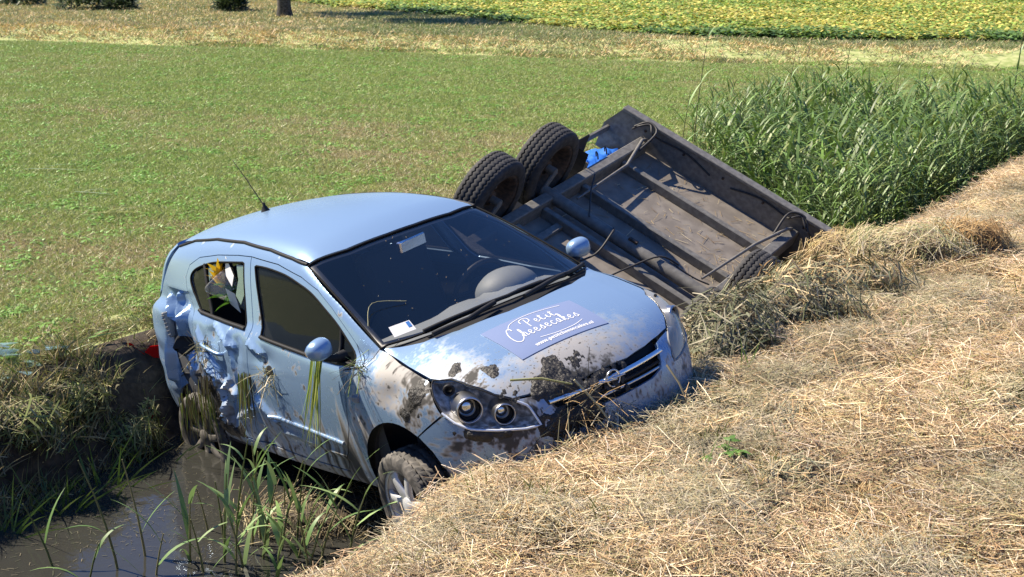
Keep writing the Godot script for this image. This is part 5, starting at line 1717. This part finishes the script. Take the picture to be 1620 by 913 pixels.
	fallen_leaf("short pale reed leaf in the grass, second from the left on the field", stands(-4.36, -14.25), .3, .42, Color(.2, .26, .16))
	fallen_leaf("yellow-green reed leaf lying on the grass left of the car's aerial", stands(-3.90, -13.24), -.1, .5, Color(.25, .26, .06))
	fallen_leaf("grey-green reed leaf lying close behind the car's crushed tail", stands(-2.62, -10.5), .7, .5, Color(.14, .2, .09))
	fallen_leaf("bright green reed leaf stuck upright in the torn bank edge", stands(-2.85, -9.25) + Vector3.UP * .08, -.8, .32, Color(.14, .24, .05))
	fallen_leaf("tapering green leaf blade beside the car's crushed tail lamp", stands(-2.42, -9.62) + Vector3.UP * .1, -1.2, .4, Color(.10, .2, .04))
	# reeds in the foreground water
	var spots := [[-2.08, -7.12, .80, 1, -.18, "stout bent brown reed stalk with one leaf, left of the open water"], [-1.98, -7.28, .74, 1, -.10, "tall straight reed stalk with a yellow leaf, next to the stout bent one"], [-2.42, -7.15, .55, 1, -.22, "thin leaning reed stalk nearest the left bank's foot"], [-1.74, -7.22, .55, 3, .05, "short leafy reed left of the thick reed clump"],
		[-1.52, -7.34, .80, 4, .12, "tallest leafy reed of the clump in front of the car's side"], [-1.44, -7.42, .70, 5, .08, "broad-leaved green reed in the middle of the foreground clump"], [-1.36, -7.24, .62, 5, .16, "leafy reed leaning right in the foreground clump"], [-1.28, -7.36, .66, 4, .2, "reed with long arching leaves right of the clump's middle"],
		[-1.18, -7.26, .52, 4, .24, "low reed at the right side of the foreground clump"], [-1.60, -7.50, .50, 0, -.05, "bare broken reed stalk behind the foreground clump"], [-1.70, -7.62, .42, 0, -.12, "bare thin reed stalk standing behind the leafy reed"], [-1.30, -7.72, .42, 0, .02, "bare brown stalk in open water in front of the front door"],
		[-1.22, -7.66, .34, 0, .1, "short bare stalk beside the one before the front door"], [-1.02, -7.05, .5, 4, .3, "low reed leaning over the straw bank's foot"], [-.86, -6.95, .45, 5, .2, "green reed at the straw bank's foot below the front wheel"], [-1.9, -7.05, .4, 3, .15, "short green reed at the lower edge between the stalks"], [-2.25, -7.0, .38, 2, .2, "low reed with one broad leaf at the photo's lower left"], [-1.62, -7.08, .45, 4, -.1, "low leafy reed at the lower edge before the clump"], [-1.46, -7.05, .5, 4, .05, "bushy low reed at the lower edge below the clump's middle"], [-1.24, -6.98, .42, 5, .1, "bushy low reed at the lower edge right of the middle"]]
	spots += [[-1.40, -7.50, .72, 5, -.02, "reed with pale stem at the back of the foreground clump"], [-1.33, -7.32, .6, 5, -.1, "broad-leaved reed leaning left in the foreground clump"], [-1.10, -7.14, .55, 5, .3, "reed with wide leaves arching over the reed litter"], [-1.20, -7.45, .6, 4, .1, "upright reed between the clump and the reed litter"],
		[-1.42, -7.15, .5, 5, -.15, "low wide-leaved reed leaning left below the clump"], [-1.05, -6.92, .42, 5, -.1, "wide-leaved low reed at the foot of the straw bank"], [-1.55, -7.2, .66, 4, .06, "slim reed with two long leaves left in the clump"]]
	for k in spots.size():
		var s: Array = spots[k]
		reed(s[5], Vector3(s[0], height(s[0], s[1]), s[1]), s[2] + .14, s[3], Vector3(s[4], 0, .05), 100 + k)
	rng.seed = 77
	# sword-leaved tufts on the far bank and bright grass tufts on the straw bank
	for k in 4:
		var p: Vector3 = [at_qt(-6.62, 5.2), at_qt(-6.65, 5.55), at_qt(-6.6, 4.8), at_qt(-6.75, 6.0)][k]
		var o := thing("sedge_tuft", ["large sedge tuft with bright sword leaves at the far bank's waterline", "sedge tuft with arching leaves just right of the large one", "sedge tuft with dull leaves at the left edge of the photo", "small dark sedge tuft under the torn bank"][k], "sedge", "sedge tufts at the foot of the far bank", p)
		for j in [26, 18, 16, 10][k]:
			var b := MB.new()
			b.tint = [Color(.10, .17, .03), Color(.15, .22, .04), Color(.07, .12, .025)][rng.randi() % 3] * rf(.8, 1.2)
			var d := (Vector3.UP * rf(.7, 1.3) + Vector3(rf(-.3, .9), 0, rf(-.3, .7))).normalized()
			b.blade(Vector3(rf(-.08, .08), 0, rf(-.08, .08)), d, d.cross(Vector3(.2, .3, 1)).normalized(), rf(.010, .018), rf(.3, .6), Vector3(d.x, -.35, d.z) * rf(.2, .6), 6, .7)
			part("leaf", b, M.leaf, o)
	var tufts := [[-3.05, 6.9, "thin green grass tuft sticking out of the hay right of the heap by the headlight"], [-2.6, 8.2, "pair of green blades on the straw bank below the earthy heap"], [-2.62, 5.5, "green grass tuft under the broad-leaved weed"], [-2.2, 9.2, "small green tuft on the far part of the straw bank"], [-3.4, 4.9, "green grass tuft on the straw near the lower edge of the photo"]]
	for k in tufts.size():
		var o := thing("grass_tuft", tufts[k][2], "grass tuft", "green tufts growing through the straw", at_qt(tufts[k][0], tufts[k][1]))
		for j in 7:
			var b := MB.new()
			b.tint = Color(.12, .2, .035) * rf(.8, 1.3)
			var d := (Vector3.UP + flat_dir() * rf(.1, .5)).normalized()
			b.blade(Vector3(rf(-.03, .03), 0, rf(-.03, .03)), d, flat_dir(), .009, rf(.1, .24), flat_dir() * .15, 5, .7)
			part("blade", b, M.leaf, o)
	var dock := thing("broad_leaved_weed", "small weed with broad green leaves growing out of the straw bank", "weed", "", stands(.96, -6.17))
	for k in 9:
		var b := MB.new()
		b.tint = Color(.10, .19, .035) * rf(.7, 1.3)
		var d := (flat_dir() + Vector3.UP * rf(.5, 1.3)).normalized()
		var side := d.cross(Vector3.UP).normalized()
		var tip := d * rf(.05, .11)
		b.tube([Vector3(0, .01, 0), tip], .0025, 4, false)
		for j in [-1.0, 0.0, 1.0]: b.blade(tip - d * .01, (d + side * j * .9 - Vector3.UP * .5).normalized(), (side - d * j * .5).normalized(), .032, .075 - absf(j) * .015, Vector3.DOWN * .35, 4, .35)
		part("leaf", b, M.leaf, dock)
	var brown := MB.new()
	brown.tint = Color(.2, .1, .04)
	for k in 3: brown.blade(Vector3(k * .02, .02, 0), Vector3(.95, .2 - k * .1, -.2).normalized(), Vector3(0, .5, .8).normalized(), .05, .24, Vector3(.1, -.1, 0), 5, .3)
	tag(part("dead_leaf", brown, M.leaf, self, stands(3.02, -9.75) + Vector3.UP * .03), "curled dark brown dead leaf lying on the straw bank", "leaf")
	# tall flowering reeds that stand out of the bed
	for k in 9:
		var q: Array = [[-6.9, 13.6], [-6.2, 14.0], [-5.6, 14.8], [-6.6, 15.6], [-7.2, 14.6], [-5.2, 16.2], [-6.0, 17.5], [-7.0, 18.5], [-5.0, 19.5]][k]
		reed(["lone reed with paired leaves standing furthest left over the reed bed", "tall thin reed stem rising above the bed behind the trailer board", "reed with upright leaf rising left of the bed's middle", "tallest pale reed stem above the bed", "thin reed stem behind the bed's left half", "reed with a long arching dark leaf right of the middle", "pale stem rising over the bed's right half", "thin reed far back in the bed", "reed with drooping leaves at the bed's right end"][k], at_qt(q[0], q[1]), [1.75, 1.95, 1.8, 2.2, 1.9, 1.95, 2.05, 1.9, 1.85][k], 5, Vector3(.08, 0, 0), 300 + k, "tall reeds standing out of the reed bed")
	# trees and shrubs behind the field
	rng.seed = 9
	for k in 2:
		var p: Vector3 = [stands(-5.98, -38.8), stands(-8.07, -41.4)][k]
		var o := thing("field_tree", ["dark tree trunk standing alone on the dry strip before the crop", "second tree trunk further left with low growth at its foot"][k], "tree", "trees along the far strip", p)
		var tr_ := MB.new()
		tr_.tube([Vector3(0, -.1, 0), Vector3(.0, .25, 0), Vector3(-.03, 1.4, 0), Vector3(.02, 3.0, .05), Vector3(0, 4.6, 0)], [.26, .18, .165, .14, .10], 12)
		for j in 5: tr_.tube([Vector3(0, 3.0 + j * .35, 0), Vector3(cos(j * 2.4) * .6, 3.8 + j * .4, sin(j * 2.4) * .6), Vector3(cos(j * 2.4) * 1.3, 4.6 + j * .45, sin(j * 2.4) * 1.3)], [.07, .05, .02], 7)
		part("trunk", tr_, M.bark, o)
		var cr := MB.new()
		for j in 1500:
			var d := Vector3(rf(-1, 1), rf(-1, 1), rf(-1, 1)).normalized()
			var q := Vector3(0, 5.3, 0) + d * Vector3(1.7, 1.5, 1.7) * pow(rng.randf(), .4) * (0.8 + .5 * noise.get_noise_3d(d.x * 90.0, d.y * 90.0, d.z * 90.0 + k * 50.0))
			cr.tint = Color(.05, .09, .025) * rf(.6, 1.5)
			var ld := Vector3(rf(-1, 1), rf(-1, .6), rf(-1, 1)).normalized()
			cr.blade(q, ld, ld.cross(Vector3(.3, 1, .2)).normalized(), .13, rf(.16, .28), Vector3.DOWN * .2, 3, .35)
		part("crown", cr, M.leaf, o)
	for k in 4:
		var p: Vector3 = [stands(-12.2, -42.0), stands(-7.85, -41.2), stands(-14.6, -44.0), stands(-11.1, -41.8)][k]
		var s: Vector3 = [Vector3(.75, .42, .6), Vector3(.45, .34, .4), Vector3(.7, .3, .5), Vector3(.5, .3, .4)][k]
		var o := thing("dark_shrub", ["low spreading dark shrub left of the tree trunks", "small dark bush at the foot of the second tree trunk", "dark shrub at the upper left corner of the photo", "flat end of dark growth beside the spreading shrub"][k], "shrub", "shrubs at the far edge of the field", p)
		var b := MB.new()
		for j in 700:
			var d := Vector3(rf(-1, 1), rf(-.2, 1), rf(-1, 1)).normalized()
			b.tint = Color(.05, .075, .025) * rf(.5, 1.6)
			var ld := (d + Vector3(rf(-1, 1), rf(-.5, .8), rf(-1, 1))).normalized()
			b.blade(d * s * pow(rng.randf(), .35) + Vector3.UP * .1, ld, ld.cross(Vector3(.3, 1, .2)).normalized(), .07, rf(.12, .28), Vector3.DOWN * .2, 3, .35)
		part("foliage", b, M.leaf, o)

# ------------------------------------------------------------------
func _ready() -> void:
	rng.seed = 4
	noise.seed = 8
	noise.frequency = 0.01
	noise.fractal_octaves = 3
	var cam := Camera3D.new()
	cam.name = "camera"
	cam.fov = 2.0 * rad_to_deg(atan(456.5 / 2300.0))
	cam.near = 0.1
	cam.far = 400.0
	cam.position = Vector3(0, 3.4, 0)
	cam.rotation_degrees = Vector3(-14.5, 0, 0)
	add_child(cam)
	cam.make_current()
	var env := Environment.new()
	env.background_mode = Environment.BG_SKY
	var sm := ProceduralSkyMaterial.new()
	sm.sky_top_color = Color(0.24, 0.44, 0.77)
	sm.sky_horizon_color = Color(0.74, 0.84, 0.95)
	sm.sky_curve = 0.12
	sm.ground_bottom_color = Color(0.2, 0.22, 0.12)
	sm.ground_horizon_color = Color(0.45, 0.48, 0.42)
	sm.sky_energy_multiplier = 0.72
	sm.sun_angle_max = 12.0
	var sky := Sky.new()
	sky.sky_material = sm
	env.sky = sky
	env.tonemap_mode = Environment.TONE_MAPPER_LINEAR
	env.tonemap_exposure = 2.3
	env.sdfgi_enabled = true
	env.ssao_enabled = true
	env.ssil_enabled = true
	var we := WorldEnvironment.new()
	we.name = "environment"
	we.environment = env
	add_child(we)
	var sun := DirectionalLight3D.new()
	sun.name = "sun"
	sun.light_energy = 1.6
	sun.light_color = Color(1.0, 0.95, 0.87)
	sun.light_angular_distance = 0.5
	sun.shadow_enabled = true
	sun.transform = Transform3D(Basis.looking_at(-Vector3(-.62, .74, -.25).normalized(), Vector3.UP), Vector3(-10, 20, -6))
	add_child(sun)
	materials()
	body_tables()
	# the land
	land("field", ramp([[-120, -40, 5], [-40, -12, .5], [-12, -8, .2], [-8, -7.44, .06]]), ramp([[-30, 0, 3], [0, 4, .5], [4, 16, .15], [16, 50, .5], [50, 120, 5]]), M.field_soil)
	land("ditch_bed", ramp([[-7.44, -6.5, .05], [-6.5, -4.8, .2], [-4.8, -3.95, .06]]), ramp([[-30, 3, 3], [3, 13, .1], [13, 19.5, .25]]), M.soil)
	land("field", ramp([[-7.44, -3.95, .2]]), ramp([[19.5, 40, .5], [40, 120, 8]]), M.field_soil)
	land("straw_bank", ramp([[-3.95, -2.0, .05], [-2.0, 0.0, .1], [0, 4, .5], [4, 60, 7]]), ramp([[-40, 2, 3], [2, 16, .08], [16, 40, .5], [40, 120, 8]]), M.straw_soil)
	var w := MB.new()
	var ring := []
	for e in [[-7.3, -30.0], [-4.2, -30.0], [-4.2, 110.0], [-7.3, 110.0]]:
		var p: Vector2 = DITCH_ACROSS * e[0] + DITCH_ALONG * e[1]
		ring.append(Vector3(p.x, .02, p.y))
	w.face_out(ring, Vector3(0, -5, 0))
	var water := part("ditch_water", w, M.ditch_water)
	water.set_meta("kind", "structure")
	build_car()
	build_trailer()
	plants()
	small_things()
